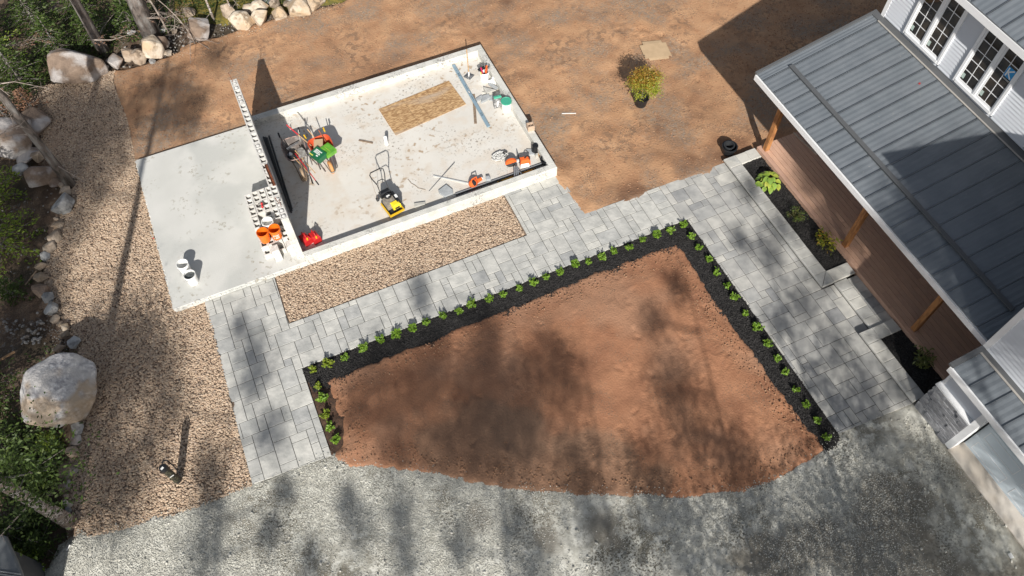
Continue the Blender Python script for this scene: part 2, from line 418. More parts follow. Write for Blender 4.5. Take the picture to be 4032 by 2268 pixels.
def DP(*pts): return [tuple(D(*p)[:2]) for p in pts]
yard_poly = DP((290, 178), (350, 166), (420, 150), (470, 118), (560, 92), (640, 62), (700, 45), (860, 8), (1000, -60))+[(20, 45), (34, 40), (34, 6), (16.5, 6), (12.1, 11.45), (7.35, 11.59), (7.1, 13.4), (7.0, 18.6), (-3.8, 18.6), (-3.97, 18.74)]+DP((335, 380), (322, 300), (284, 205))
foot = [G(2400+x/2.899, 100+y/2.899) for x, y in ((90, 50), (145, 65), (245, 40), (300, 55), (370, 45), (430, 50), (300, 100), (375, 130), (1005, 620), (560, 100), (600, 120))]
foot += [G(1450+x/2.415, 100+y/2.415) for x, y in ((590, 25), (780, 10), (850, 75), (790, 160), (700, 85))]
def footz(X, Y, d):
    z = np.zeros_like(X)
    for i, p in enumerate(foot):
        a = .4+i*.9; u = (X-p.x)*math.cos(a)+(Y-p.y)*math.sin(a); v = -(X-p.x)*math.sin(a)+(Y-p.y)*math.cos(a)
        q = (u/.15)**2+(v/.07)**2; z -= .035*np.exp(-q**2) - .012*np.exp(-(q-2.0)**2*2)
    rut = np.abs(np.sin((Y*.93-X*.28)*5.2))*.5
    return z + (rut-.25)*.024*np.clip(fbm(X, Y, .25, 91, 2)*3, 0, 1)
WET = [(2866, 580, .8, .8), (2650, 640, 1.0, .45), (2380, 420, 1.3, .0), (2740, 420, 1.0, .55), (2500, 560, 1.0, .3), (1300, 300, 1.4, .3), (1500, 240, 1.2, .35), (2000, 60, 1.6, .3), (2480, 780, .8, .35), (1700, 330, .6, 0)]
def yard_wet(X, Y):
    v = np.zeros_like(X); n = fbm(X, Y, 1.1, 411, 6)
    for px, py, r, a in WET:
        p = G(px, py); v = np.maximum(v, a*np.exp(-((X-p.x)**2+(Y-p.y)**2)/r**2))
    return np.clip(v*(1+n*2.2)+np.clip(n-.34, 0, 1)*1.6, 0, .85)
sheet('dirt_yard', yard_poly, 0.0, m_dirt, res=.075, amp=.022, sc=1.6, edge=.05, seed=1, bbox=(-6, 26, 11, 31), zfun=footz, drop=.22, soft=.3, stain=yard_wet)
drive_poly = DP((195, 1328), (225, 1346), (350, 1319), (480, 1279), (633, 1221), (835, 1145), (880, 1160), (1060, 1179), (1200, 1209), (1340, 1234), (1500, 1239), (1740, 1244), (1860, 1234), (1960, 1200), (2085, 1128), (2110, 1091), (2306, 1012))+[(12.02, 3.0), (12.02, -14), (-14, -14), (-9.5, 6)]+DP((40, 1520), (112, 1449), (150, 1395), (180, 1362))
lawn_poly = DP((825, 960), (1000, 892), (1200, 812), (1400, 730), (1600, 650), (1700, 617), (1728, 650), (1800, 765), (1900, 905), (2000, 1038), (2072, 1122), (1960, 1202), (1860, 1236), (1740, 1246), (1500, 1241), (1340, 1236), (1200, 1211), (1060, 1181), (880, 1163), (842, 1150), (862, 1130), (872, 1100), (860, 1050), (838, 1000))
DAMP = DP((1090, 1100), (1200, 1085), (1320, 1080), (1380, 1110), (1520, 1150), (1600, 1230), (1350, 1235), (1150, 1190))
def lawnz(X, Y, d):
    m = np.clip(-d/.8, 0, 1)*.07
    a = fbm(X, Y, .5, 77, 2)*6
    rake = np.sin((X*np.cos(a*.4)+Y*np.sin(a*.4))*38)*.010*np.clip(fbm(X, Y, .8, 33, 2)*4, 0, 1)
    r_ = np.random.RandomState(3)
    for i in range(46):
        p = (r_.uniform(0, 9), r_.uniform(3.5, 9.5)); q_ = r_.uniform(0, 6.28); u = (X-p[0])*math.cos(q_)+(Y-p[1])*math.sin(q_); v = -(X-p[0])*math.sin(q_)+(Y-p[1])*math.cos(q_)
        e_ = (u/.14)**2+(v/.06)**2; rake = rake-.022*np.exp(-e_**2)+.012*np.exp(-(e_-2)**2*2)
    return m+rake
sheet('lawn_soil', lawn_poly, .005, m_lawn, res=.05, amp=.016, sc=1.8, edge=.045, esc=5, seed=4, zfun=lawnz, drop=.08, soft=.12, stain=lambda X, Y: np.clip(1.1-sdist((X, Y), DAMP)*-0-np.clip(sdist((X, Y), DAMP)+fbm(X, Y, 1.2, 88, 4)*.8, 0, 9)*1.6, 0, .55))
mulch_poly = [(-1.385, 10.205), (9.85, 10.205), (9.87, 3.19)]+DP((2112, 1112), (2098, 1130), (2072, 1132))+DP((2000, 1050), (1900, 915), (1800, 775), (1700, 640), (1600, 665), (1400, 745), (1200, 825), (1000, 905), (840, 965), (815, 990), (790, 985))
sheet('mulch_bed', mulch_poly, -.02, m_mulch, res=.05, amp=.015, sc=4, edge=.03, esc=6, seed=6, drop=.06, soft=.06)
leg_poly = DP((772, 950), (832, 965), (858, 1010), (872, 1060), (880, 1100), (870, 1140), (835, 1150))
sheet('bed_soil', leg_poly, -.022, m_brownsoil, res=.05, amp=.02, sc=4, edge=.02, seed=8, drop=.08, soft=.1)
def drive_wear(X, Y):
    n = fbm(X, Y, .8, 301, 6); x_ = np.clip((X-2.0)/6, 0, 1)
    ctr = np.exp(-(((X*.93+Y*.37)-2.0)/.8)**2)*0
    return np.clip((n*1.6-.42+np.clip((X-4.5)/5, 0, 1)*.72)*2.0, 0, .8)+ctr
sheet('driveway', drive_poly, -.015, m_drive, stain=drive_wear, res=.07, amp=.012, sc=1.2, edge=.06, esc=4, seed=9, bbox=(-11, 12.1, -3, 9.5), drop=.2, soft=.25)
river_poly = DP((290, 176), (284, 205), (300, 250), (321, 300), (330, 350), (340, 400), (360, 398), (462, 765), (516, 752), (634, 1221), (480, 1281), (350, 1321), (225, 1351), (192, 1337), (178, 1290), (168, 1210), (182, 1100), (196, 1010), (205, 930), (196, 868), (152, 800), (118, 745), (108, 690), (124, 640), (130, 590), (150, 540), (165, 505), (176, 470), (145, 435), (108, 395), (100, 330), (62, 282), (88, 215), (180, 205), (240, 188))
sheet('river_gravel_bed', river_poly, -.03, m_gravbase, res=.08, amp=.03, sc=.9, edge=.05, seed=12, drop=.15, soft=.2)
strip_poly = [(-1.34, 11.61), (5.51, 11.61), (5.51, 13.2), (-1.28, 13.2)]
sheet('gravel_strip_bed', strip_poly, -.035, m_gravbase, res=.08, amp=.008, sc=1.5, edge=0, seed=13, drop=.02, soft=.05)

def zs(X, Y, z, amp, sc, seed): return z+fbm(X, Y, sc, seed, 5)*amp*2
def peb(name, poly, dens, z, amp, sc, seed, smin, smax, m, sub=2, flat=.6, margin=0.0, mask=None, label=None, bbox=None, smooth=True, lift=.35):
    X, Y = pts_in(poly, dens, margin, bbox=bbox)
    if mask is not None:
        k = mask(X, Y); X, Y = X[k], Y[k]
    n = len(X); s = NR.uniform(0, 1, n)**1.6*(smax-smin)+smin
    S = np.stack([s*NR.uniform(.8, 1.25, n), s*NR.uniform(.6, .95, n), s*NR.uniform(flat*.75, flat*1.2, n)], 1)
    R = np.stack([NR.uniform(-.45, .45, n), NR.uniform(-.45, .45, n), NR.uniform(0, 6.28, n)], 1)
    Z = zs(X, Y, z, amp, sc, seed)+S[:, 2]*lift+NR.uniform(0, smin*.7, n)
    return scatter(name, X, Y, Z, S, R, m, sub=sub, smooth=smooth)
peb('river_gravel', river_poly, 1150, -.03, .03, .9, 12, .017, .036, m_pebble)
peb('river_gravel', strip_poly, 1150, -.035, .008, 1.5, 13, .016, .035, m_pebble, margin=.03)
def dmask(X, Y):
    v = fbm(X, Y, .55, 61, 5)*.9+.22-np.clip((X-3.0)/9, 0, 1)*.38
    return (v+NR.uniform(-.35, .35, len(X))) > 0
peb('crushed_stone_chips', drive_poly, 2600, -.015, .012, 1.2, 9, .006, .017, m_chip, sub=1, flat=.7, mask=dmask, bbox=(-9.5, 12, -1.6, 9), smooth=False, lift=.5)
peb('crushed_stone_chips', drive_poly, 9, -.015, .012, 1.2, 9, .018, .04, m_chip, sub=1, flat=.6, bbox=(-9.5, 12, -1.6, 9), smooth=False, lift=.5)
peb('spilled_stone_chips', drive_poly, 260, .0, .012, 1.2, 9, .006, .018, m_chip, sub=1, flat=.7, margin=-.16, mask=lambda X, Y: (sdist((X, Y), drive_poly) > -.05) & (X < 11.5) & (NR.uniform(0, 1, len(X)) < .6), bbox=(-9.5, 11.6, -1.6, 9), smooth=False, lift=1.2)
peb('dirt_clods', yard_poly, 70, 0, .022, 1.6, 1, .007, .030, m_clod, sub=1, margin=.1, bbox=(-6, 22, 11, 28), smooth=False)
peb('soil_clods', lawn_poly, 170, .05, .016, 1.8, 4, .006, .026, m_clod, sub=1, margin=.05, smooth=False)
def shreds(poly, dens, z, bbox=None):
    X, Y = pts_in(poly, dens, -.02, bbox=bbox); n = len(X)
    S = np.stack([NR.uniform(.012, .04, n), NR.uniform(.004, .01, n), NR.uniform(.002, .005, n)], 1)
    R = np.stack([NR.uniform(-.5, .5, n), NR.uniform(-.5, .5, n), NR.uniform(0, 6.28, n)], 1)
    return scatter('mulch_shreds', X, Y, zs(X, Y, z, .015, 4, 6)+NR.uniform(0.004, .02, n), S, R, m_shred, shape='CUBE')
shreds(mulch_poly, 900, -.02)

# ------------------------------------------------------------------ pavers
def clip_rect(poly, x0, y0, x1, y1):
    def cut(P, ins, inter):
        out = []
        for i in range(len(P)):
            a, b = P[i-1], P[i]
            if ins(b):
                if not ins(a): out.append(inter(a, b))
                out.append(b)
            elif ins(a): out.append(inter(a, b))
        return out
    def ix(v): return lambda a, b: (v, a[1]+(b[1]-a[1])*(v-a[0])/(b[0]-a[0]))
    def iy(v): return lambda a, b: (a[0]+(b[0]-a[0])*(v-a[1])/(b[1]-a[1]), v)
    P = list(poly)
    for ins, it in ((lambda p: p[0] >= x0, ix(x0)), (lambda p: p[0] <= x1, ix(x1)), (lambda p: p[1] >= y0, iy(y0)), (lambda p: p[1] <= y1, iy(y1))):
        P = cut(P, ins, it)
        if not P: return []
    out = []
    for p in P:
        if not out or math.hypot(p[0]-out[-1][0], p[1]-out[-1][1]) > .004: out.append(p)
    if len(out) > 1 and math.hypot(out[0][0]-out[-1][0], out[0][1]-out[-1][1]) < .004: out.pop()
    return out
def area(P): return abs(sum(P[i-1][0]*P[i][1]-P[i][0]*P[i-1][1] for i in range(len(P))))/2
path_region = [(-3.2, 13.16), (-3.28, 7.79), (-1.39, 7.70), (-1.385, 10.215), (9.86, 10.215), (9.865, 3.2), (11.99, 3.1), (11.99, 5.17), (12.30, 5.17), (12.30, 6.72), (11.93, 6.72), (11.93, 11.56), (7.33, 11.58), (7.29, 13.16), (5.52, 13.18), (5.52, 11.59), (-1.35, 11.59), (-1.3, 13.16)]
U_ = .205
def pack(x0, y0, nx, ny, seed):
    r = random.Random(seed); used = [[0]*ny for _ in range(nx)]; out = []
    sizes = [(2, 2)]*5+[(3, 2)]*5+[(2, 3)]*6+[(3, 3)]*1+[(2, 1)]*2+[(1, 2)]*2
    for t_ in range(nx*ny//2):            # larger stones first, at random places, so that no joint runs straight for long
        i, j = r.randrange(nx-3), r.randrange(ny-3); w, h = r.choice(((3, 2), (2, 3), (2, 2), (2, 2), (3, 2), (2, 3)))
        if all(not used[a][b] for a in range(i, i+w) for b in range(j, j+h)):
            for a in range(i, i+w):
                for b in range(j, j+h): used[a][b] = 1
            out.append((x0+i*U_, y0+j*U_, w*U_, h*U_))
    for j in range(ny):
        for i in range(nx):
            if used[i][j]: continue
            r.shuffle(sizes)
            for w, h in sizes:
                if i+w <= nx and j+h <= ny and all(not used[a][b] for a in range(i, i+w) for b in range(j, j+h)):
                    for a in range(i, i+w):
                        for b in range(j, j+h): used[a][b] = 1
                    out.append((x0+i*U_, y0+j*U_, w*U_, h*U_)); break
            else:
                used[i][j] = 1; out.append((x0+i*U_, y0+j*U_, U_, U_))
    return out
gp = MB(); gp.prism([(-3.19, 13.15), (-3.27, 7.8), (-1.4, 7.71), (-1.4, 13.15)], -.09, -.012)
gp.b(-1.4, 9.86, 10.225, 11.58, -.09, -.0125); gp.b(5.53, 7.28, 11.58, 13.15, -.09, -.013)
garden = gp.build('garden_path', m_joint); garden['kind'] = 'structure'
wp = MB(); wp.b(9.86, 11.95, 3.2, 11.55, -.09, -.012); wp.b(11.95, 12.28, 5.2, 6.7, -.09, -.0125)
walk = wp.build('front_walkway', m_joint); walk['kind'] = 'structure'
npv = {0: 0, 1: 0}; rest = {0: MB(), 1: MB()}
for (x, y, w, h) in pack(-3.4, 2.63, 77, 53, 8):
    P = clip_rect(path_region, x+.006, y+.006, x+w-.006, y+h-.006)
    if len(P) < 3 or area(P) < .004: continue
    cx = sum(p[0] for p in P)/len(P); side = 1 if cx > 9.75 else 0
    zt = rnd.uniform(-.002, .002)
    if npv[side] < 300:
        mb = MB(); mb.prism([(p[0]-cx, p[1]-P[0][1]) for p in P], -.055, zt, bev=.006)
        o = mb.build('paver', m_paver2 if side else m_paver, walk if side else garden); o.location = (cx, P[0][1], 0)
        npv[side] += 1
    else: rest[side].prism(P, -.055, zt, bev=.004)
for s_ in (0, 1):
    if rest[s_].v: tag(rest[s_].build('paver_field', m_paver2 if s_ else m_paver, walk if s_ else garden), kind='stuff')

# ------------------------------------------------------------------ garage slab
FL = .15
slab = MB(); slab.b(-3.95, -.36, 13.17, 18.78, -.2, FL, bev=.012)
for k in range(70):      # ragged concrete splashes on the edge
    yy = 13.2+k*.08; slab.box((-3.96+rnd.uniform(-.006, .006), yy, .07+rnd.uniform(-.02, .03)), (.03, rnd.uniform(.04, .09), rnd.uniform(.04, .14)), rnd.uniform(-.5, .5))
for k in range(60):
    xx = -3.85+k*.055; slab.box((xx, 13.165+rnd.uniform(-.005, .005), .09+rnd.uniform(-.03, .03)), (rnd.uniform(.03, .09), .03, rnd.uniform(.03, .1)), rnd.uniform(-.4, .4))
o = slab.build('concrete_slab', m_conc); o['kind'] = 'structure'
fl = MB(); fl.b(-.36, 7.0, 13.36, 18.62, -.2, FL)
o = fl.build('garage_floor', m_floor); o['kind'] = 'structure'
cb = MB(); ct = .38
cb.b(-.36, 7.2, 13.17, 13.36, -.2, ct, bev=.008); cb.b(-.36, 7.2, 18.62, 18.85, -.2, ct, bev=.008); cb.b(7.0, 7.2, 13.36, 18.62, -.2, ct, bev=.008)
o = cb.build('foundation_curb', m_curb); tag(o, 'low pale concrete foundation curb around three sides of the garage floor', 'foundation curb')

# hollow concrete block
m_block = mat('grey_block', (.92, .91, .89), (.8, .79, .77), 14, bump=.6, bscale=50, rand=[(.56, .55, .52), (.63, .62, .59), (.59, .57, .53), (.66, .65, .63)])
m_tanblock = mat('tan_block', (.50, .37, .27), (.44, .32, .23), 14, bump=.6, bscale=50)
m_mortar = mat('mortar_fill', (.58, .57, .55), (.5, .49, .47), 20, bump=1.0, bscale=40)
def block_mesh(m, L=.39, W=.19, H=.19, filled=0):
    mb = MB(); t = .034; z0, z1 = 0, H
    mb.b(-W/2, -W/2+t, -L/2, L/2, z0, z1); mb.b(W/2-t, W/2, -L/2, L/2, z0, z1)
    for y0, y1 in ((-L/2, -L/2+t), (-t/2, t/2), (L/2-t, L/2)): mb.b(-W/2+t, W/2-t, y0, y1, z0, z1-.0015)
    if filled:
        mb.cur = 1
        for s_ in (-1, 1):
            if filled & (1 if s_ < 0 else 2): mb.sph((0, s_*L/4, H-.035), (W/2-t-.002, L/4-t*.9, .05), 10, 6)
    return mb.mesh('concrete_block', [m, m_mortar])
BM = [block_mesh(m_block, filled=k) for k in (0, 1, 2, 3)]
wall = empty('block_wall', (-.455, 13.36, FL), 'tall narrow wall of stacked hollow grey blocks standing across the concrete slab', 'block wall')
yl = 18.8-13.36; rows = 9; nb = 0
for r_ in range(rows):
    y = 0 if r_ % 2 == 0 else -.2
    while y < yl-.02:
        y0 = max(y, 0); y1 = min(y+.4, yl); L = y1-y0
        if L > .06:
            top = r_ == rows-1
            k = rnd.choice((0, 0, 0, 0, 1, 2, 3)) if top else 3
            if top and (y0 < .7 or y0 > 5.0): k = 3
            o = link('block', BM[k], wall); o.location = (rnd.uniform(-.003, .003), (y0+y1)/2, r_*.2+.005); o.scale = (1, (L-.01)/.39, 1)
            nb += 1
        y += .4
mj = MB(); mj.b(-.045, .045, .005, yl-.005, 0, 1.58)
mj.b(-.094, .094, -.016, .002, 0, 1.795)
mj.build('mortar', m_curb, wall)
m_rust = mat('rusty_steel', (.22, .07, .03), (.13, .045, .02), 15, bump=.5)
rb = MB(); rb.tube([(-.02, yl-.1, 1.7), (-.05, yl-.06, 2.12)], .008, 6); rb.build('rebar', m_rust, wall)
rb = MB(); rb.tube([(.0, .42, 1.9), (-.03, .44, 2.16)], .008, 6); rb.tube([(.03, .30, 1.9), (.045, .29, 2.2)], .007, 6); rb.build('rebar', m_rust, wall)
p0 = G(1046, 648, 1.97); p1 = G(1080, 730, 1.97)
rc = MB(); rc.bar((p0.x, p0.y, 1.962), (p1.x, p1.y, 1.962), .07, .012)
for s_ in (-1, 1): rc.bar((p0.x+s_*.034, p0.y, 1.985), (p1.x+s_*.034, p1.y, 1.985), .008, .045)
o = rc.build('steel_channel', m_rust); tag(o, 'rusty brown steel channel lying along the top of the block wall', 'steel channel')

# ------------------------------------------------------------------ retaining wall, planters, step
rw = empty('retaining_wall', (11.76, 11.5, 0), 'long low stone retaining wall with pale coping around the upper planter', 'retaining wall')
def relp(o): return (o.location.x, o.location.y, o.location.z)
def loc_mb(fn, name, m, root, **k):
    mb = MB(); fn(mb); q = 1.0034 if root.name.startswith('stone_step') else 1.0096; mb.v = [(x*q-root.location.x, y*q-root.location.y, z-root.location.z) for x, y, z in mb.v]
    return mb.build(name, m, root, **k)
def wall_blocks(root, x, y0, y1, z0, z1, dirx=False):
    n = max(1, round(abs((y1-y0))/.3)); st = (y1-y0)/n
    for zz0, zz1 in ((z0, z1),):
        for k in range(n):
            a, b = y0+k*st+.003, y0+(k+1)*st-.003; j = rnd.uniform(-.008, .008)
            if dirx: loc_mb(lambda m: m.b(a, b, x+j, x+.2+j, zz0, zz1), 'wall_block', m_wallst, root)
            else: loc_mb(lambda m: m.b(x+j, x+.2+j, a, b, zz0, zz1), 'wall_block', m_wallst, root)
def coping(root, x0, x1, y0, y1, z0, z1, along='y', pitch=.3):
    L = (y1-y0) if along == 'y' else (x1-x0); n = max(1, round(L/pitch)); st = L/n
    for k in range(n):
        j = rnd.uniform(-.004, .004); a, b = k*st+.002, (k+1)*st-.002
        if along == 'y': loc_mb(lambda m: m.b(x0+j, x1+j, y0+a, y0+b, z0, z1+j*.3, bev=.012), 'coping_stone', m_cop, root)
        else: loc_mb(lambda m: m.b(x0+a, x0+b, y0+j, y1+j, z0, z1+j*.3, bev=.012), 'coping_stone', m_cop, root)
CZ = .18; KW = 1.0096
wall_blocks(rw, 11.83, 6.68, 11.42, -.05, CZ-.07)
loc_mb(lambda m: m.b(12.04, 12.82, 11.13, 11.4, -.05, CZ-.072), 'wall_core', m_wallst, rw)
loc_mb(lambda m: m.b(12.04, 12.82, 6.7, 6.95, -.05, CZ-.072), 'wall_core', m_wallst, rw)
coping(rw, 11.76, 12.14, 7.03, 11.08, CZ-.07, CZ)
def corner(root, pts): loc_mb(lambda m: m.prism(pts, CZ-.07, CZ, bev=.012), 'coping_stone', m_cop, root)
corner(rw, [(11.76, 11.084), (12.138, 11.084), (11.76, 11.45)]); corner(rw, [(12.144, 11.088), (12.144, 11.45), (11.768, 11.45)])
coping(rw, 12.15, 12.82, 11.088, 11.45, CZ-.07, CZ, 'x', .33)
corner(rw, [(11.76, 7.026), (12.138, 7.026), (11.76, 6.66)]); corner(rw, [(12.144, 7.02), (12.144, 6.655), (11.77, 6.655)])
coping(rw, 12.15, 12.82, 6.655, 7.02, CZ-.07, CZ, 'x', .33)
rw2 = empty('retaining_wall', (11.8, 5.1, 0), 'shorter low stone retaining wall around the lower planter, ending at the stone pier', 'retaining wall')
wall_blocks(rw2, 11.86, 3.06, 5.09, -.05, CZ-.07)
loc_mb(lambda m: m.b(12.07, 12.82, 4.8, 5.08, -.05, CZ-.072), 'wall_core', m_wallst, rw2)
coping(rw2, 11.8, 12.17, 3.06, 4.77, CZ-.07, CZ)
corner(rw2, [(11.8, 4.776), (12.165, 4.776), (11.8, 5.13)]); corner(rw2, [(12.172, 4.78), (12.172, 5.13), (11.808, 5.13)])
coping(rw2, 12.178, 12.82, 4.78, 5.13, CZ-.07, CZ, 'x', .33)
st = empty('stone_step', (12.25, 5.9, 0), 'pale stone step of rounded treads between the two planters in front of the deck', 'step')
loc_mb(lambda m: m.b(12.28, 12.92, 5.14, 6.67, -.05, .04), 'step_base', m_wallst, st)
coping(st, 12.25, 12.62, 5.165, 6.69, .041, .11, 'y', .3)
yy = 5.15
for h in (.3, .2, .3, .2, .3, .2):
    if yy < 6.6: loc_mb(lambda m: m.b(12.626, 12.932, yy+.003, min(yy+h, 6.68)-.003, .041, .108, bev=.004), 'step_paver', m_paver2, st)
    yy += h
for nm, (y0, y1) in (('a', (7.0, 11.12)), ('b', (3.06, 4.8))):
    pp = [(12.2, y0*1.0096), (12.97, y0*1.0096), (12.97, y1*1.0096), (12.2, y1*1.0096)]
    o = sheet('planter_mulch', pp, .12, m_mulch, res=.05, amp=.015, sc=4, edge=0, drop=.02, soft=.05, seed=20)
    X, Y = pts_in(pp, 900); n = len(X)
    S = np.stack([NR.uniform(.012, .04, n), NR.uniform(.004, .01, n), NR.uniform(.002, .005, n)], 1)
    R = np.stack([NR.uniform(-.5, .5, n), NR.uniform(-.5, .5, n), NR.uniform(0, 6.28, n)], 1)
    scatter('mulch_shreds', X, Y, zs(X, Y, .12, .015, 4, 20)+NR.uniform(0.004, .02, n), S, R, m_shred, shape='CUBE')

# ------------------------------------------------------------------ house
house = empty('house', (16, 7.4, 0), 'pale grey sided house with grey metal roofs, wooden porch and garage', 'house')
XW, YC = 15.95, 11.75
HB = lambda fn, name, m, par=None, **k: hb(fn, name, m, par or house, **k)
def hb(fn, name, m, par, **k):
    mb = MB(); fn(mb); w = house.location
    mb.v = [(x-w.x, y-w.y, z) for x, y, z in mb.v]
    return mb.build(name, m, par, **k)
def part(fn, name, m, **k): return HB(fn, name, m, house, **k)
body = part(lambda m: m.b(XW+.03, 24, -8, YC-.02, 0, 6.3), 'wall', m_lapshade)
WINS = [(9.53, 10.87), (7.61, 8.97), (5.2, 6.55)]
WZ0, WZ1 = 3.95, 5.72
def board(par, x, y0, y1, z, h=.1):  # board stops short; the dark backing shows as a painted shadow line
    def f(m): m.add([(x+.008, y0, z), (x+.008, y1, z), (x+.03, y1, z), (x+.03, y0, z), (x-.02, y0, z+.0), (x-.02, y1, z+.0), (x+.016, y1, z+h-.012), (x+.016, y0, z+h-.012), (x+.034, y0, z+h-.012), (x+.034, y1, z+h-.012)],
                    [(4, 5, 1, 0), (0, 1, 2, 3), (5, 4, 7, 6), (6, 7, 8, 9), (4, 0, 7), (5, 6, 1), (0, 3, 8, 7), (1, 6, 9, 2)])
    return hb(f, 'siding_board', m_siding, par)
z = 3.78
while z < 6.05:
    segs = [(3.03, YC-.12)]
    if z+.1 > WZ0-.02 and z < WZ1+.02:
        e = [YC-.12]+[v for w in WINS for v in (w[1], w[0])]+[3.03]
        segs = [(e[i+1], e[i]) for i in range(0, len(e), 2)]
    for a, b in segs: board(body, XW, a, b, z)
    z += .1
part(lambda m: m.b(XW-.02, XW+.08, YC-.12, YC, 3.6, 6.2), 'corner_trim', m_white)
part(lambda m: m.b(XW-.006, XW+.02, 3.03, YC-.12, 3.70, 3.778), 'starter_strip', m_white)
for wi, (a, b) in enumerate(WINS):
    w = part(lambda m: [m.b(XW-.055, XW+.03, a, a+.07, WZ0, WZ1, bev=0), m.b(XW-.055, XW+.03, b-.07, b, WZ0, WZ1), m.b(XW-.065, XW+.03, a+.0701, b-.0701, WZ0, WZ0+.08), m.b(XW-.055, XW+.03, a+.0701, b-.0701, WZ1-.07, WZ1)], 'window', m_vinyl)
    mid = (a+b)/2
    hb(lambda m: m.b(XW-.05, XW+.025, mid-.035, mid+.035, WZ0+.082, WZ1-.072), 'mullion', m_vinyl, w)
    for s0, s1 in ((a+.07, mid-.035), (mid+.035, b-.07)):
        hb(lambda m: [m.b(XW-.03, XW+.02, s0+.001, s0+.05, WZ0+.082, WZ1-.072), m.b(XW-.03, XW+.02, s1-.05, s1-.001, WZ0+.082, WZ1-.072), m.b(XW-.032, XW+.02, s0+.05, s1-.05, WZ0+.083, WZ0+.14), m.b(XW-.032, XW+.02, s0+.05, s1-.05, WZ1-.13, WZ1-.073)], 'sash', m_vinyl, w)
        hb(lambda m: m.b(XW-.012, XW-.004, s0+.045, s1-.045, WZ0+.12, WZ1-.12), 'pane', m_glass, w)
        hz0, hz1 = WZ0+.14, WZ1-.13
        hb(lambda m: [m.b(XW-.018, XW-.0125, s0+.05, s1-.05, hz0+(hz1-hz0)*k/5-.008, hz0+(hz1-hz0)*k/5+.008) for k in range(1, 5)]+[m.b(XW-.0185, XW-.0122, (s0+s1)/2-.008, (s0+s1)/2+.008, hz0, hz1)], 'muntin', m_vinyl, w)
        hb(lambda m: m.b(XW-.0135, XW-.0121, s1-.14, s1-.06, hz0+.05, hz0+.19), 'sticker', mat('pale_sticker', (.45, .55, .5)), w)
    if wi == 1:
        sy0, sy1, sz0, sz1 = a+.13, a+.36, 4.95, 5.22
        stk = hb(lambda m: m.b(XW-.0205, XW-.019, sy0, sy1, sz0, sz1), 'sign', mat('blue_sign', (.03, .28, .6)), w)
        wm = mat('sign_white', (.8, .82, .82))
        hb(lambda m: [m.bar((XW-.022, sy1-.05, sz0+.02), (XW-.022, sy1-.05, sz1-.02), .035, .002, up=(1, 0, 0)),
                      m.bar((XW-.023, sy1-.07, (sz0+sz1)/2), (XW-.023, sy0+.03, sz1-.02), .035, .002, up=(1, 0, 0)),
                      m.bar((XW-.024, sy1-.07, (sz0+sz1)/2), (XW-.024, sy0+.03, sz0+.02), .035, .002, up=(1, 0, 0))], 'sign_letter', wm, w)
        for k in range(6): hb(lambda m: m.b(XW-.0215, XW-.02, sy0+.02+k*.035, sy0+.04+k*.035, sz0-.06, sz0-.035), 'sign_letter', wm, w)
# metal roofs
def roof_panel_mb(mb, x0, z0, x1, z1, y0, y1, n=3, amp=.0032, seam=.026):
    ys = []; zz = []; w = y1-y0
    ys += [y0, y0+.010, y0+.012]; zz += [seam, seam, 0]
    st = (w-.03)/(2*n)
    for k in range(2*n): ys.append(y0+.016+st*(k+.5)); zz.append(amp if k % 2 else -amp)
    ys += [y1-.004]; zz += [0]
    vs = []
    for yv, dz in zip(ys, zz): vs += [(x0, yv, z0+dz), (x1, yv, z1+dz), (x0, yv, z0-.02)]
    fs = []
    for i in range(len(ys)-1): a, b = 3*i, 3*i+3; fs += [(a, b, b+1, a+1)[::-1], (a, b, b+2, a+2)]
    mb.add(vs, fs)
SL = .23
def zr(x): return 3.0+SL*(x-12.4)
proof = part(lambda m: m.add([(12.42, 3.05, zr(12.42)-.03), (12.42, 11.93, zr(12.42)-.03), (XW+.03, 11.78, zr(XW)-.03), (XW+.03, 3.05, zr(XW)-.03), (12.42, 3.05, zr(12.42)-.13), (12.42, 11.93, zr(12.42)-.13), (XW+.03, 11.78, zr(XW)-.13), (XW+.03, 3.05, zr(XW)-.13)], [(0, 1, 2, 3), (7, 6, 5, 4), (0, 4, 5, 1), (1, 5, 6, 2), (2, 6, 7, 3), (3, 7, 4, 0)]), 'porch_roof', m_white)
ys = [11.90]+[11.60-.48*k for k in range(18)]+[3.05]
for i in range(len(ys)-1): hb(lambda m: roof_panel_mb(m, 12.4, 3.0, 15.78, zr(15.78), ys[i+1], ys[i]), 'roof_panel', m_roof, proof)
def slopebar(x0, x1, y0, y1, dz0, dz1):
    def f(m):
        m.add([(x0, y0, zr(x0)+dz0), (x1, y0, zr(x1)+dz0), (x1, y1, zr(x1)+dz0), (x0, y1, zr(x0)+dz0), (x0, y0, zr(x0)+dz1), (x1, y0, zr(x1)+dz1), (x1, y1, zr(x1)+dz1), (x0, y1, zr(x0)+dz1)],
              [(3, 2, 1, 0), (4, 5, 6, 7), (0, 1, 5, 4), (1, 2, 6, 5), (2, 3, 7, 6), (3, 0, 4, 7)])
    return f
hb(slopebar(12.38, XW, 11.901, 11.97, -.03, .035), 'rake_trim', m_roofdk, proof)
hb(slopebar(15.781, XW-.003, 3.06, 11.9, 0, .03), 'wall_flashing', m_roofdk, proof)
hb(slopebar(15.74, 15.775, 3.06, 11.62, .029, .04), 'flashing_lip', m_lip, proof)
hb(lambda m: m.bar((13.2, 11.62, zr(13.2)+.05), (13.2, 3.39, zr(13.2)+.045), .12, .03), 'snow_guard', m_roofdk, proof)
part(lambda m: m.b(12.37, 12.418, 3.05, 11.93, 2.79, 2.955), 'fascia', m_white)
part(lambda m: m.b(13.07, 13.25, 3.1, 11.42, 2.68, 2.98), 'porch_beam', m_post)
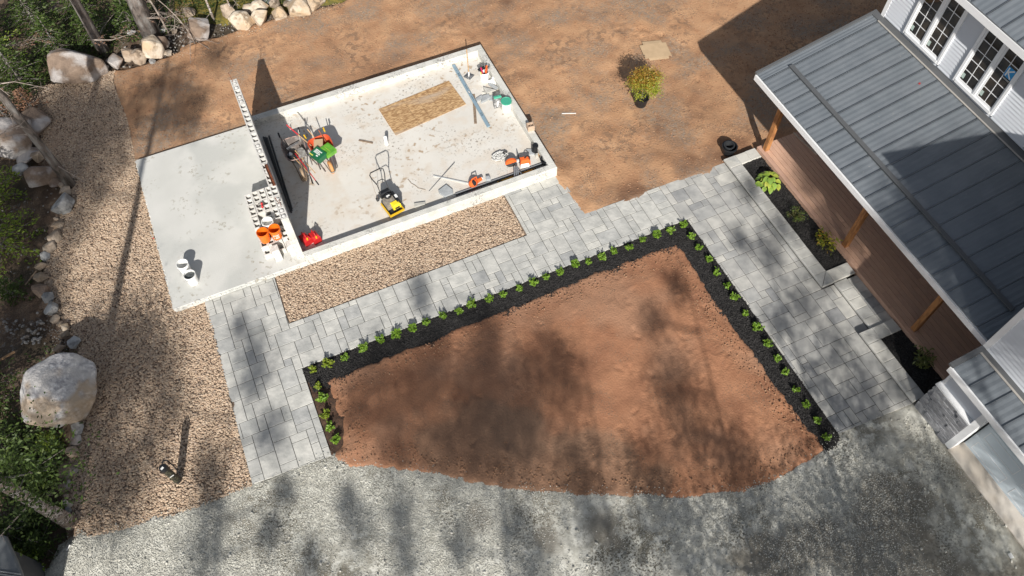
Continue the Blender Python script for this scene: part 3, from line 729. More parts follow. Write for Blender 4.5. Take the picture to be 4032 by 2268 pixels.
for k, (px, py) in enumerate(((13.16, 11.33), (13.18, 7.54), (13.2, 4.68))):
    part(lambda m: m.box((px, py, 1.465), (.14, .14, 2.45)), 'porch_post', m_post)
part(lambda m: m.bar((13.16, 11.26, 2.1), (13.16, 10.7, 2.66), .09), 'knee_brace', m_post)
deck = part(lambda m: m.b(13.01, XW, 3.05, 11.49, .0, .19), 'deck', m_post)
x = 12.98; k = 0
while x < XW-.05:
    cuts = [3.03]; y = 3.03+rnd.uniform(1.2, 4.5)
    while y < 10.8: cuts.append(y); y += rnd.choice((2.4, 3.0, 3.6))
    cuts.append(11.53)
    for a, b in zip(cuts[:-1], cuts[1:]): hb(lambda m: m.b(x+.006, x+.136, a+.003, b-.003, .192, .24, bev=.004), 'deck_board', m_deck, deck)
    x += .142; k += 1
hb(lambda m: m.b(12.985, 13.008, 3.05, 11.51, .0, .19), 'skirt_board', m_deck, deck)
hb(lambda m: m.b(13.01, 15.9, 11.491, 11.51, .0, .188), 'skirt_board', m_deck, deck)
# upper roof
def zu(x): return 6.22+.42*(x-15.38)
ur = part(lambda m: m.add([(15.40, -6, 6.16), (15.40, 12.15, 6.16), (24, 12.15, zu(24)-.05), (24, -6, zu(24)-.05), (15.40, -6, 6.02), (15.40, 12.15, 6.02), (24, 12.15, 6.02), (24, -6, 6.02)], [(0, 1, 2, 3), (7, 6, 5, 4), (0, 4, 5, 1), (1, 5, 6, 2), (2, 6, 7, 3), (3, 7, 4, 0)]), 'main_roof', m_white)
for k in range(26):
    y0 = 12.15-.48*(k+1)
    hb(lambda m: roof_panel_mb(m, 15.36, zu(15.36), 23.9, zu(23.9), y0, y0+.48), 'roof_panel', m_roof, ur)
part(lambda m: m.b(15.345, 15.398, -6, 12.15, 6.0, 6.17), 'fascia', m_white)
# garage
XG, YG = 12.25, 3.02
gar = part(lambda m: [m.b(XG+.03, 24, -9, YG-.01, 2.3, 6.3), m.b(XG+.03, 24, 1.8, YG-.01, 0, 2.3), m.b(12.6, 24, -9, 1.8, 0, 2.3)], 'wall', m_lapshade)
z = 2.96
while z < 6.2: board(gar, XG, -4, YG-.11, z, .115); z += .115
part(lambda m: m.b(XG-.02, XG+.06, YG-.11, YG+.02, 2.75, 6.3), 'corner_trim', m_white)
part(lambda m: m.add([(11.75, -9.2, 6.5), (11.75, YG+.4, 6.5), (24, YG+.4, 6.2), (24, -9.2, 6.2), (11.75, -2.9, 7.9), (24, -2.9, 7.9)], [(3, 2, 1, 0), (0, 4, 1), (3, 2, 5), (1, 4, 5, 2), (0, 3, 5, 4)]), 'garage_roof', m_roof)
def zp(x): return 2.72+.3*(x-11.5)
pr = part(lambda m: m.add([(11.52, -4, zp(11.52)-.03), (11.52, 3.0, zp(11.52)-.03), (XG+.03, 3.0, zp(XG)-.03), (XG+.03, -4, zp(XG)-.03), (11.52, -4, 2.6), (11.52, 3.0, 2.6), (XG+.03, 3.0, 2.6), (XG+.03, -4, 2.6)], [(0, 1, 2, 3), (7, 6, 5, 4), (0, 4, 5, 1), (1, 5, 6, 2), (2, 6, 7, 3), (3, 7, 4, 0)]), 'garage_pent_roof', m_white)
ys = [3.0, 2.93]+[2.93-.49*k for k in range(1, 14)]
def pslope(x0, x1, y0, y1, d0, d1):
    return lambda m: m.add([(x0, y0, zp(x0)+d0), (x1, y0, zp(x1)+d0), (x1, y1, zp(x1)+d0), (x0, y1, zp(x0)+d0), (x0, y0, zp(x0)+d1), (x1, y0, zp(x1)+d1), (x1, y1, zp(x1)+d1), (x0, y1, zp(x0)+d1)], [(3, 2, 1, 0), (4, 5, 6, 7), (0, 1, 5, 4), (1, 2, 6, 5), (2, 3, 7, 6), (3, 0, 4, 7)])
for i in range(1, len(ys)-1): hb(lambda m: roof_panel_mb(m, 11.5, 2.72, 12.13, zp(12.13), ys[i+1], ys[i], n=3), 'roof_panel', m_roof, pr)
hb(pslope(11.48, 12.24, 2.932, 3.05, -.03, .035), 'rake_trim', m_roofdk, pr)
hb(pslope(12.131, 12.245, -4, 2.93, .0, .03), 'wall_flashing', m_roofdk, pr)
hb(pslope(12.09, 12.128, -4, 2.93, .028, .038), 'flashing_lip', m_lip, pr)
part(lambda m: m.b(11.46, 11.518, -4, 2.98, 2.53, 2.70), 'fascia', m_white)
pier = part(lambda m: m.b(12.05, XG+.028, 1.96, 3.03, -.05, 1.2), 'stone_pier', m_wallst)
z = 0.0
while z < 1.16:
    h = rnd.choice((.07, .1, .13)); h = min(h, 1.2-z); y = 1.96; 
    while y < 3.03:
        w = rnd.choice((.18, .26, .34, .46)); y1 = min(y+w, 3.04+rnd.uniform(-.01, .02)); p = rnd.uniform(0, .045)
        hb(lambda m: m.b(12.0-p, 12.048, y+.002, y1-.002, z+.002, z+h-.002, bev=.006), 'ledge_stone', m_stonev, pier)
        y = y1 if y1 < 3.0 else 9
    z += h
part(lambda m: m.b(11.97, 12.2, 1.95, 3.06, 1.202, 1.25), 'ledge_cap', m_white)
z = 1.26
while z < 2.5: board(pier, 12.13, 1.96, 3.02, z, .1); z += .1
part(lambda m: m.b(12.1, 12.17, 2.96, 3.03, 1.251, 2.6), 'corner_trim', m_white)
part(lambda m: m.b(12.0, 12.59, 1.80, 1.955, 0, 2.55), 'door_jamb', m_vinyl)
part(lambda m: m.b(12.1, 12.58, -4, 1.799, 2.32, 2.55), 'door_header', m_vinyl)
gd = part(lambda m: m.b(12.45, 12.5, -3.1, 1.79, .01, 2.4), 'garage_door', m_door)
for r_ in range(4):
    hb(lambda m: m.b(12.438, 12.4495, -3.1, 1.785, .015+r_*.58, .015+r_*.58+.572), 'door_section', m_door, gd)
    for c in range(4):
        y1 = 1.62-c*1.2; z0 = .12+r_*.58
        hb(lambda m: [m.b(12.433, 12.4375, y1-.95, y1, z0, z0+.012), m.b(12.433, 12.4375, y1-.95, y1, z0+.33, z0+.342), m.b(12.4332, 12.4376, y1-.012, y1, z0+.0121, z0+.3299), m.b(12.4332, 12.4376, y1-.95, y1-.938, z0+.0121, z0+.3299)], 'door_moulding', m_white, gd)
o = MB().b(11.97, 12.6, -9, 1.82, -.1, .02, bev=.01).build('garage_apron', m_apron); o['kind'] = 'structure'
# ------------------------------------------------------------------ rocks
m_rtan = mat('tan_granite', (.44, .36, .28), (.31, .235, .17), 3.5, bump=.8, bscale=18, c3=(.24, .19, .14), scale3=1.2, detail=9, speck=[((.16, .12, .085), 7, 2.2, .5)])
m_rpale = mat('pale_granite', (.54, .47, .38), (.40, .33, .25), 4, bump=.8, bscale=18, c3=(.46, .34, .22), scale3=1.6, detail=9, speck=[((.24, .18, .12), 8, 2.2, .5)])
m_rgrey = mat('grey_granite', (.33, .33, .32), (.21, .205, .20), 6, bump=1.0, bscale=18, c3=(.44, .44, .43), scale3=3.5, detail=9)
m_rbrown = mat('brown_granite', (.24, .175, .13), (.16, .115, .085), 3.5, bump=.8, bscale=18, c3=(.42, .39, .37), scale3=1.6, detail=9, lo=.35, hi=.65)
m_rdark = mat('dark_slate', (.12, .125, .13), (.19, .195, .20), 6, bump=.6)
m_rbig = mat('speckled_granite', (.74, .72, .70), (.36, .35, .36), 10, bump=1.0, bscale=20, c3=(.52, .50, .48), scale3=2.0, detail=10, lo=.36, hi=.60, stain=(.46, .29, .12))
RM = {'tan': m_rtan, 'pale': m_rpale, 'grey': m_rgrey, 'brown': m_rbrown, 'dark': m_rdark, 'big': m_rbig}
def rock_mesh(seed, m, sub=3, pts=11, rough=.035):
    """hull of scattered points, edges worn and surface roughened"""
    rs = np.random.RandomState(seed); bm = bmesh.new(); P = []
    while len(P) < pts:
        q = rs.normal(size=3); q /= np.linalg.norm(q)
        if all(np.linalg.norm(q-p) > .5 for p in P): P.append(q)
        elif rs.rand() < .02: P.append(q)
    for q in P: bm.verts.new(q*rs.uniform(.86, 1.0))
    r = bmesh.ops.convex_hull(bm, input=list(bm.verts))
    bmesh.ops.bevel(bm, geom=list(bm.edges), offset=.045, segments=1, affect='EDGES')
    bmesh.ops.triangulate(bm, faces=list(bm.faces))
    for k in range(sub-1):
        bmesh.ops.subdivide_edges(bm, edges=[e for e in bm.edges if e.calc_length() > .16], cuts=1, use_grid_fill=False)
        bmesh.ops.triangulate(bm, faces=[f for f in bm.faces if len(f.verts) > 3])
    bmesh.ops.smooth_vert(bm, verts=list(bm.verts), factor=.22, use_axis_x=True, use_axis_y=True, use_axis_z=True)
    A = np.array([v.co[:] for v in bm.verts]); n = fbm(A[:, 0]*1.6+A[:, 2]+seed, A[:, 1]*1.6-A[:, 2]*.8, 1.7, seed, 5)
    for v, k in zip(bm.verts, n): v.co = v.co*(1+rough*2*k)
    bmesh.ops.recalc_face_normals(bm, faces=list(bm.faces))
    me = bpy.data.meshes.new('rock'); bm.to_mesh(me); bm.free()
    mx = np.abs(np.array([v.co[:] for v in me.vertices])).max(0)
    for v in me.vertices: v.co = (v.co.x/mx[0], v.co.y/mx[1], v.co.z/mx[2])
    if m.name.startswith('speckled'):
        L_ = np.array([v.co[:] for v in me.vertices]); n_ = fbm(L_[:, 0]*2, L_[:, 1]*2+L_[:, 2], 1.7, 9, 5)
        a_ = me.attributes.new('stain', 'FLOAT', 'POINT'); a_.data.foreach_set('value', np.clip((-L_[:, 0]*.35-L_[:, 1]*.8-.38+n_*1.3)*1.8, 0, .55).astype(np.float32))
    me.materials.append(m); me.update()
    return me
RV = {}
def rock(name, px, py, wpx, hk, kind, label, group=None, cat='rock', asp=None, zc=None, rz=None, sub=3, seed=None):
    if group: wpx *= 1.13
    hw = wpx/2; w = (G(px+hw, py, .2)-G(px-hw, py, .2)).length
    asp = asp or rnd.uniform(.8, 1.1)
    h = w*hk; c = G(px, py, h*.32 if zc is None else zc)
    key = (kind, seed if seed is not None else rnd.randrange(5), sub)
    if key not in RV: RV[key] = rock_mesh(pts=19 if kind == 'big' else 11, seed=hash(key[1]) % 97+{'tan': 1, 'pale': 21, 'grey': 41, 'brown': 61, 'dark': 81, 'big': 5}[kind], m=RM[kind], sub=sub)
    o = link(name, RV[key]); o.location = c; o.scale = (w/2, w/2*asp, h/2)
    o.rotation_euler = (rnd.uniform(-.15, .15), rnd.uniform(-.15, .15), rnd.uniform(-.5, .5) if rz is None else rz)
    return tag(o, label, cat, group)
rock('boulder', 222, 1535, 322, .76, 'big', 'huge pale speckled boulder with rusty stain standing at the gravel edge, lower left', cat='boulder', asp=.95, zc=.5, rz=.5, sub=5, seed=2)
rock('boulder', 290, 262, 238, .55, 'brown', 'large dark flat grey boulder in the shade behind the top of the gravel', cat='boulder', asp=.62, sub=5, rz=-.1)
rock('boulder', 40, 535, 190, .75, 'brown', 'big streaked brown boulder cut by the left picture edge behind the leaning trunk', cat='boulder', asp=1.1, sub=4, rz=.5)
rock('boulder', 120, 482, 150, .6, 'brown', 'brown boulder with white patches beside the gravel, behind the leaning trunk', cat='boulder', asp=.95, sub=4)
rock('boulder', 161, 692, 150, .55, 'brown', 'wide low grey brown boulder under the foot of the leaning trunk', cat='boulder', asp=.6, sub=4, rz=.1)
UP = [(448, 241, 64, .8, 'brown', 'round brown rock between the flat boulder and the thin fir trunk'), (505, 218, 48, 1.2, 'tan', 'upright tan rock, first of the three beside the thick trunk'), (549, 222, 56, 1.0, 'tan', 'rounded tan rock leaning on the tall pale rock'),
      (598, 190, 82, 1.1, 'pale', 'tall pale angular rock at the foot of the thick trunk'), (632, 172, 55, 1.1, 'brown', 'dark rock tucked behind the tall pale rock at the thick trunk'), (779, 111, 92, .8, 'brown', 'big round brown rock alone on the bare bank'),
      (745, 50, 42, .8, 'tan', 'small tan rock in the undergrowth above the round brown rock'), (898, 42, 44, 1.3, 'tan', 'tan rock standing behind the thin leaning sapling'), (520, 127, 32, .8, 'grey', 'small grey rock in the shade left of the thick trunk'),
      (951, 80, 84, .75, 'pale', 'pale ridged rock at the left end of the rock pile'), (1024, 68, 74, .8, 'pale', 'pale blocky rock second along the front of the rock pile'), (1097, 54, 58, .8, 'pale', 'small pale block with a dark gap on its left in the front of the pile'),
      (1172, 28, 96, .7, 'pale', 'broad pale domed rock near the right end of the pile'), (1019, 26, 62, .7, 'pale', 'pale slab behind the blocky rock in the pile'), (982, 33, 42, .7, 'pale', 'pale rock behind the ridged rock at the left end of the pile'),
      (1088, 13, 52, .8, 'tan', 'tan rock in the middle of the pile, back row'), (1232, 8, 84, .6, 'pale', 'pale rock at the far right end of the pile, on the picture edge'), (1130, 12, 34, .7, 'tan', 'small tan rock wedged behind the domed rock'), (1045, 6, 34, .7, 'dark', 'small dark rock on top of the pile'),
      (1150, -18, 60, .7, 'grey', 'grey rock at the back of the pile on the picture top edge'), (662, 207, 34, .5, 'pale', 'small flat pale rock right of the tall pale rock'), (598, 242, 26, .5, 'grey', 'small grey flat stone in front of the tall pale rock'),
      (414, 268, 30, .5, 'brown', 'small brown stone at the right tip of the flat boulder'), (640, 120, 26, .6, 'grey', 'tiny grey stone on the shaded bank right of the thick trunk'), (685, 125, 22, .6, 'tan', 'tiny tan stone on the shaded bank below the broken branch')]
for px, py, w, hk, kd, lb in UP: rock('rock', px, py, w, hk, kd, lb, 'rocks along the top edge of the yard')
ED = [(108, 610, 80, .4, 'brown'), (155, 615, 48, .8, 'tan'), (79, 665, 52, .6, 'grey'), (217, 720, 44, .8, 'brown'), (249, 730, 28, .6, 'tan'), (259, 754, 42, .6, 'tan'), (240, 801, 72, .7, 'grey'), (240, 838, 18, .6, 'pale'), (223, 862, 18, .6, 'tan'),
      (230, 890, 44, .5, 'tan'), (217, 932, 46, .6, 'tan'), (197, 972, 44, .6, 'tan'), (176, 1010, 34, .7, 'grey'), (163, 1046, 40, .6, 'tan'), (163, 1092, 44, .7, 'tan'), (159, 1143, 50, .7, 'brown'), (187, 1169, 42, .7, 'dark'),
      (196, 1215, 48, .6, 'grey'), (216, 1255, 32, .6, 'tan'), (237, 1276, 22, .6, 'tan'), (252, 1291, 34, .6, 'pale'), (262, 1318, 36, .5, 'tan'), (290, 1348, 44, .7, 'grey'), (236, 1371, 38, .5, 'tan')]
ordn = 'first second third fourth fifth sixth seventh eighth ninth tenth eleventh twelfth thirteenth fourteenth fifteenth sixteenth seventeenth eighteenth nineteenth twentieth twenty-first twenty-second twenty-third twenty-fourth twenty-fifth twenty-sixth'.split()
cn = {'tan': 'tan', 'grey': 'grey', 'brown': 'brown', 'pale': 'pale', 'dark': 'dark slate'}
for i, (px, py, w, hk, kd) in enumerate(ED):
    rock('rock', px, py, w*1.15, hk, kd, '%s rock, %s counting down the gravel edge from the boulders to the huge boulder' % (cn[kd], ordn[i]), 'rocks edging the river gravel')
LO = [(284, 1652, 36, .6, 'brown'), (300, 1690, 52, .5, 'grey'), (296, 1734, 44, .5, 'brown'), (287, 1782, 50, .7, 'tan'), (268, 1851, 66, .6, 'brown'), (256, 1913, 42, .8, 'brown'), (260, 1955, 18, .7, 'tan'), (263, 1986, 38, .5, 'pale'), (265, 2012, 28, .8, 'grey'), (197, 1948, 24, .7, 'tan'), (291, 2055, 34, .7, 'brown')]
for i, (px, py, w, hk, kd) in enumerate(LO):
    rock('rock', px, py, w*1.1, hk, kd, '%s rock, %s below the huge boulder on the way to the birch foot' % (cn[kd], ordn[i]), 'rocks edging the river gravel')
def rubble(name, poly, n, smin, smax, m, label, z=-.08):
    X, Y = pts_in(poly, n); k = len(X); s = NR.uniform(smin, smax, k)
    S = np.stack([s, s*NR.uniform(.5, .9, k), s*NR.uniform(.35, .7, k)], 1); R = np.stack([NR.uniform(-.4, .4, k), NR.uniform(-.4, .4, k), NR.uniform(0, 6.28, k)], 1)
    o = scatter(name, X, Y, np.full(k, z)+S[:, 2], S, R, m, sub=1); return o
m_rub = mat('rubble_stone', (.9, .9, .9), rough=.85, rand=[(.22, .20, .18), (.32, .31, .29), (.16, .14, .12), (.28, .27, .26)])
rubble('stone_rubble', DP((45, 800), (100, 795), (112, 820), (100, 860), (60, 872), (30, 840), (5, 825), (8, 800)), 70, .03, .075, m_rub, '')
rubble('stone_rubble', DP((110, 790), (150, 800), (185, 850), (200, 900), (140, 880), (115, 830)), 260, .01, .025, m_rub, '')
rubble('bank_stones', DP((300, 120), (420, 60), (600, 45), (620, 70), (480, 115), (400, 150), (310, 170)), 55, .015, .05, m_rub, '')
rubble('bank_stones', DP((0, 480), (140, 450), (150, 520), (90, 650), (80, 760), (180, 890), (100, 900), (0, 900)), 10, .012, .05, m_rub, '')
rubble('bank_stones', DP((420, 140), (560, 90), (700, 42), (860, 5), (870, 15), (720, 58), (560, 108), (440, 150)), 220, .008, .03, mat('bank_crumbs', (.9, .9, .9), rough=.9, rand=[(.45, .33, .23), (.36, .24, .15), (.52, .40, .29)]), '', z=-.01)

# ------------------------------------------------------------------ vegetation
m_bark = mat('fir_bark', (.15, .125, .11), (.06, .05, .043), 12, bump=1.0, bscale=22, stretch=(1, 1, .35), c3=(.24, .225, .21), scale3=6)
m_birch = mat('birch_bark', (.66, .62, .58), (.13, .10, .09), 16, bump=.6, bscale=22, stretch=(1, 1, 2.2), lo=.45, hi=.52, c3=(.30, .24, .20), scale3=3)
m_dead = mat('dead_twig', (.34, .29, .25), (.22, .18, .15), 10)
m_fol = mat('fir_needles', (.9, .95, .9), rough=.6, island=[(.035, .06, .012), (.075, .115, .018), (.05, .085, .014), (.10, .13, .025)], trans=.25)
m_folb = mat('bright_needles', (.9, .95, .9), rough=.6, island=[(.17, .25, .025), (.26, .34, .04), (.12, .18, .02), (.32, .35, .06)], trans=.3)
m_folr = mat('dead_needles', (.9, .9, .9), rough=.8, island=[(.20, .10, .055), (.28, .15, .09), (.14, .08, .05)])
m_under = mat('undergrowth_leaf', (.9, .95, .9), rough=.6, island=[(.02, .04, .008), (.05, .085, .014), (.03, .06, .012), (.11, .14, .02)], trans=.25)
m_moss = mat('moss', (.17, .13, .02), (.09, .085, .018), 8, bump=1, bscale=40)
def mesh_from(V, F_, name, m, parent=None): return np_mesh(name, V, F_, m, parent)

def conifer(name, x, y, h, r, label, group, mfol, seed, h0=.12, dens=1.0, card=.10, trunk=.05, cat='fir', z=-.1):
    rs = np.random.RandomState(seed); e = empty(name, (x, y, z), label, cat, group)
    MB().tube([(0, 0, 0), (0, 0, h*.5), (0, 0, h*.97)], [trunk, trunk*.6, trunk*.15], 7).build('trunk', m_bark, e)
    P = []; D_ = []; bm_ = MB()
    lv = int(5+h*4)
    for i in range(lv):
        t = h0+(1-h0)*i/lv; L = r*(1-t)**.75*1.05+.06; n = 5 if i % 2 else 6; a0 = rs.uniform(0, 6)
        for k in range(n):
            a = a0+k*2*math.pi/n+rs.uniform(-.3, .3); l = L*rs.uniform(.65, 1.15)
            d = np.array([math.cos(a), math.sin(a), 0]); zz = t*h
            q = int(max(8, 42*l*dens)); u = rs.uniform(.12, 1, q); side = np.array([-d[1], d[0], 0]); off = rs.uniform(-1, 1, q)*(.28*l*(1.15-u)+.03)
            pos = d[None]*(u*l)[:, None]+side[None]*off[:, None]; pos[:, 2] = zz-.18*l*u**1.5+.1*l*u+rs.normal(size=q)*.02
            P.append(pos); dd = d[None]*.8+side[None]*np.sign(off)[:, None]*.6; dd[:, 2] = .1; D_.append(dd)
            if l > .5: bm_.tube([(0, 0, zz), tuple(d*l*.9+np.array([0, 0, zz-.08*l]))], [.012, .004], 4, cap=False)
    P = np.concatenate(P); D_ = np.concatenate(D_)
    V, F_ = leaf_cards(P, card, rs, aspect=.42, updir=D_)
    mesh_from(V, F_, 'crown', mfol, e)
    if bm_.v: bm_.build('branches', m_bark, e)
    return e

def ground_at(dx, dy): p = D(dx, dy); return p.x, p.y
SH = [(-40, 1010, 2.6, 1.3, m_fol, 'dark spruce bush on the left picture edge just above the huge boulder'), (20, 1130, 1.3, .75, m_fol, 'dark green spruce bush just below left of the huge boulder'), (62, 1190, 1.3, .8, m_fol, 'broad spruce bush left of the lower rock edging'), (128, 1120, .6, .36, m_folb, 'small light green seedling beneath the huge boulder'),
      (0, 1180, 1.0, .6, m_fol, 'spruce bush above the lower birch trunk on the left edge'), (100, 1200, .55, .4, m_folb, 'yellowish spruce seedling beside the rock edging'), (70, 1320, .45, .55, m_fol, 'low spruce bush underneath the lower birch trunk'), (35, 1350, 1.0, .7, m_fol, 'low dark spruce bush left of the gravel driveway end'),
      (100, 1370, .6, .45, m_fol, 'small spruce seedling nearest the driveway corner'), (60, 1420, .7, .5, m_folb, 'small light spruce at the bottom left corner'), (150, 1290, .35, .22, m_folb, 'tiny seedling beside the birch foot')]
for i, (dx, dy, h, r, m_, lb) in enumerate(SH):
    x, y = ground_at(dx, dy); conifer('spruce_bush', x, y, h, r, lb, 'spruce bushes at the lower left', m_, 100+i, h0=.02, card=.085, dens=1.5)
SU = [(5, 620, 1.9, 1.5, m_folb, 'bright green fir reaching in from the left picture edge'), (-15, 500, 1.8, 1.1, m_folb, 'bright green fir just above, at the left edge under the boulders'), (30, 740, .8, .5, m_fol, 'small dull fir seedling on the shaded bank'),
      (-30, 170, 3.6, 1.5, m_folb, 'yellow green fir branch tips at the top left edge'), (60, 215, 2.2, 1.1, m_fol, 'dark fir above the flat boulder, left side'), (150, 130, 1.6, 1.0, m_fol, 'dark fir directly behind the flat boulder'), (235, 100, 1.4, .8, m_fol, 'dark fir between the flat boulder and the fir trunk'),
      (90, 60, 1.8, 1.0, m_fol, 'dark fir in the top left corner'), (330, 60, 1.3, .8, m_fol, 'small dark fir in front of the thick trunk'), (200, 30, 1.5, .9, m_fol, 'dark fir behind the leaning fir trunk'), (20, 300, 1.6, .8, m_folr, 'fir with dead reddish needles above the left boulders'), (80, 275, 1.0, .6, m_folr, 'small fir with brown dead needles beside the flat boulder')]
for i, (dx, dy, h, r, m_, lb) in enumerate(SU):
    x, y = ground_at(dx, dy); conifer('fir_tree', x, y, h, r, lb, 'young firs at the upper left', m_, 200+i, h0=.03, card=.10, dens=1.0 if m_ is not m_folr else .45)
# undergrowth
def under(poly, dens, zmax, card, m_, name, seed, mask=None):
    rs = np.random.RandomState(seed); X, Y = pts_in(poly, dens, 0, rs)
    if mask: k = mask(X, Y); X, Y = X[k], Y[k]
    hgt = np.clip(fbm(X, Y, 1.1, seed, 4)*.8+.35, 0, 1)
    k = hgt > .12; X, Y, hgt = X[k], Y[k], hgt[k]
    P = np.stack([X, Y, -.12+zmax*hgt*rs.uniform(.3, 1, len(X))], 1)
    V, F_ = leaf_cards(P, card, rs, aspect=.6); o = mesh_from(V, F_, name, m_); o['kind'] = 'stuff'; return o
under(DP((-60, -120), (900, -120), (840, -10), (600, 30), (560, 55), (450, 60), (420, 90), (300, 110), (265, 150), (120, 205), (60, 290), (0, 300), (-80, 250)), 620, .5, .062, m_under, 'undergrowth', 31)
under(DP((-80, 900), (60, 885), (110, 905), (40, 960), (30, 1010), (60, 1070), (150, 1080), (160, 1130), (130, 1220), (160, 1300), (150, 1360), (110, 1440), (60, 1520), (-80, 1520)), 420, .25, .07, m_under, 'undergrowth', 32)
under(DP((140, 860), (190, 872), (195, 895), (120, 900), (60, 905), (60, 880)), 300, .12, .06, m_under, 'undergrowth', 33)
mo = sheet('moss', DP((430, -60), (900, -60), (860, 0), (700, 20), (620, 25), (560, 60), (500, 55), (440, 30)), -.03, m_moss, res=.1, amp=.05, sc=2, edge=.15, seed=14, drop=.2)

def trunk(name, px, py, h, r, m_, label, cat='tree', lean=(0, 0), dead=6, crown=None, seed=0, zc=None):
    p = G(px, py, -.1); rs = np.random.RandomState(seed+900)
    e = empty(name, p, label, cat)
    pts = [(lean[0]*t*t+.04*math.sin(t*5+seed)*t*h*.15, lean[1]*t*t+.03*math.cos(t*4+seed)*t*h*.15, h*t) for t in np.linspace(0, 1, 9)]
    rr = [r*(1.25 if i == 0 else 1)*(1-.75*i/8) for i in range(9)]
    MB().tube(pts, rr, 12).build('trunk', m_, e, smooth=True)
    mb = MB()
    for k in range(dead):
        t = rs.uniform(.04, .5); a = rs.uniform(0, 6.28); L = rs.uniform(.4, 1.4); b = Vector((lean[0]*t*t, lean[1]*t*t, h*t)); d = Vector((math.cos(a), math.sin(a), rs.uniform(-.3, .15)))
        q = [b, b+d*L*.4+Vector((0, 0, .05)), b+d*L+Vector((rs.uniform(-.2, .2), rs.uniform(-.2, .2), -.12))]
        mb.tube(q, [.022*r/.15, .012, .004], 5, cap=False)
        for j in range(5):
            s = q[1].lerp(q[2], rs.uniform(0, 1)); mb.tube([s, s+Vector((rs.uniform(-.3, .3), rs.uniform(-.3, .3), rs.uniform(-.2, .1)))], [.006, .002], 4, cap=False)
    if mb.v: mb.build('dead_branches', m_dead, e)
    return e
tall = {}
tall['big'] = trunk('fir_tree', 604, 150, 13, .27, m_bark, 'thick grey fir trunk rising behind the tall pale rock', 'tree', seed=1)
tall['t2'] = trunk('fir_tree', 416, 214, 12, .16, m_bark, 'thinner fir trunk between the flat boulder and the round brown rock', 'tree', seed=2, dead=8)
tall['t5'] = trunk('fir_tree', 284, 735, 12, .13, m_bark, 'dark rough trunk leaning across the left boulders, foot at the gravel', 'tree', seed=3, dead=10)
tall['t6'] = trunk('birch_tree', 285, 2060, 13, .14, m_birch, 'pale flaky birch trunk at the lower left, foot at the gravel corner', 'tree', seed=4, dead=7)
trunk('sapling', 845, 84, 4.5, .04, m_birch, 'thin white birch sapling standing on the mossy bank', 'sapling', seed=5, dead=2)
trunk('sapling', 922, 68, 4, .03, m_birch, 'thin pale leaning sapling beside the rock pile', 'sapling', seed=6, dead=1, lean=(-.5, .2))
trunk('sapling', 668, 140, 4.5, .035, m_dead, 'dead grey sapling with bare twigs right of the thick trunk', 'sapling', seed=7, dead=9, lean=(-.9, .3))
trunk('sapling', 770, 175, 3.2, .025, m_dead, 'thin dead stick leaning over the shaded bank by the round rock', 'sapling', seed=8, dead=5, lean=(-1.4, .3))

# tall trees outside the picture that shade it: clumps of boughs on real trunks
BL = [(960, 960, .75), (1090, 910, .55), (1220, 900, .5), (1215, 990, .8), (1260, 1110, 1.0), (1380, 880, .55), (1420, 960, .65), (1130, 1130, .9), (1000, 1110, .6), (900, 1020, .4), (1180, 970, .6), (1320, 930, .55), (1310, 1030, .7), (1060, 980, .5), (1690, 960, .6), (1740, 1080, .75), (1450, 1180, .7), (1630, 1180, .6), (1850, 1150, .6), (1640, 800, .35), (1700, 720, .35), (1230, 840, .35),
      (640, 880, .38), (640, 950, .36), (680, 1080, .4), (600, 820, .22), (1055, 720, .24), (1060, 760, .2),
      (350, 830, .75), (330, 920, .75), (400, 900, .6), (290, 870, .6), (240, 860, .7), (420, 1010, .5), (260, 1000, .7), (230, 1100, .9), (210, 1200, .8), (300, 1190, .6), (380, 1120, .4), (300, 1260, .6), (520, 1170, .4), (160, 980, .6),
      (160, 250, .8), (220, 300, .8), (120, 350, .8), (180, 410, .7), (255, 350, .6), (300, 400, .4), (285, 260, .5), (250, 480, .4), (90, 420, .8), (150, 300, .9), (200, 360, .7), (250, 260, .7), (230, 440, .5), (130, 430, .9), (290, 330, .5), (190, 560, .5), (60, 600, .9), (60, 740, .9), (120, 800, .6), (130, 680, .5), (30, 860, .8), (60, 500, .8), (170, 480, .6),
      (445, 205, .5), (455, 260, .55), (410, 300, .4), (470, 300, .45), (360, 235, .5), (340, 290, .5), (500, 250, .35), (395, 210, .3), (545, 135, .5),
      (1880, 470, .32), (1960, 560, .4), (1935, 640, .4), (2010, 760, .5), (2060, 690, .4), (2110, 880, .5), (2180, 980, .45), (2060, 960, .5), (2130, 1040, .5), (1860, 600, .25), (2260, 960, .4), (2210, 830, .4), (1960, 820, .35),
      (530, 1260, .35), (515, 1390, .5), (780, 1410, .35), (870, 1260, .25), (900, 1330, .4), (1010, 1290, .3), (1020, 1400, .35), (1160, 1370, .35), (1300, 1330, .45), (1350, 1430, .45), (1480, 1300, .5), (1560, 1390, .6), (1680, 1310, .7), (1760, 1400, .9), (1900, 1290, .9), (1960, 1400, 1.0), (2080, 1250, .9), (2150, 1350, 1.1), (2250, 1180, .8), (2330, 1290, 1.0), (2400, 1400, 1.0), (2480, 1400, .9), (2230, 1440, 1.0), (2200, 1090, .5), (2380, 1200, .6), (680, 1340, .3), (720, 1240, .25),
      (2420, 1000, .5), (2480, 1120, .6), (2380, 560, .8), (2420, 700, .9), (2520, 620, 1.0), (2290, 470, .55), (2360, 470, .7), (2520, 440, .8), (2440, 430, .6), (2470, 850, .9), (2320, 560, .6), (2300, 640, .5), (2380, 820, .6), (2560, 520, .9), (2560, 750, .9)]
bases = [(-12.5, 15), (-13, 10), (-11.5, 5), (-10.5, 0)]+[(-7.5+2.3*k+((k*37) % 7-3)*.25, -4.2-((k*53) % 6)*.9) for k in range(9)]+[(11.2, -9.5)]
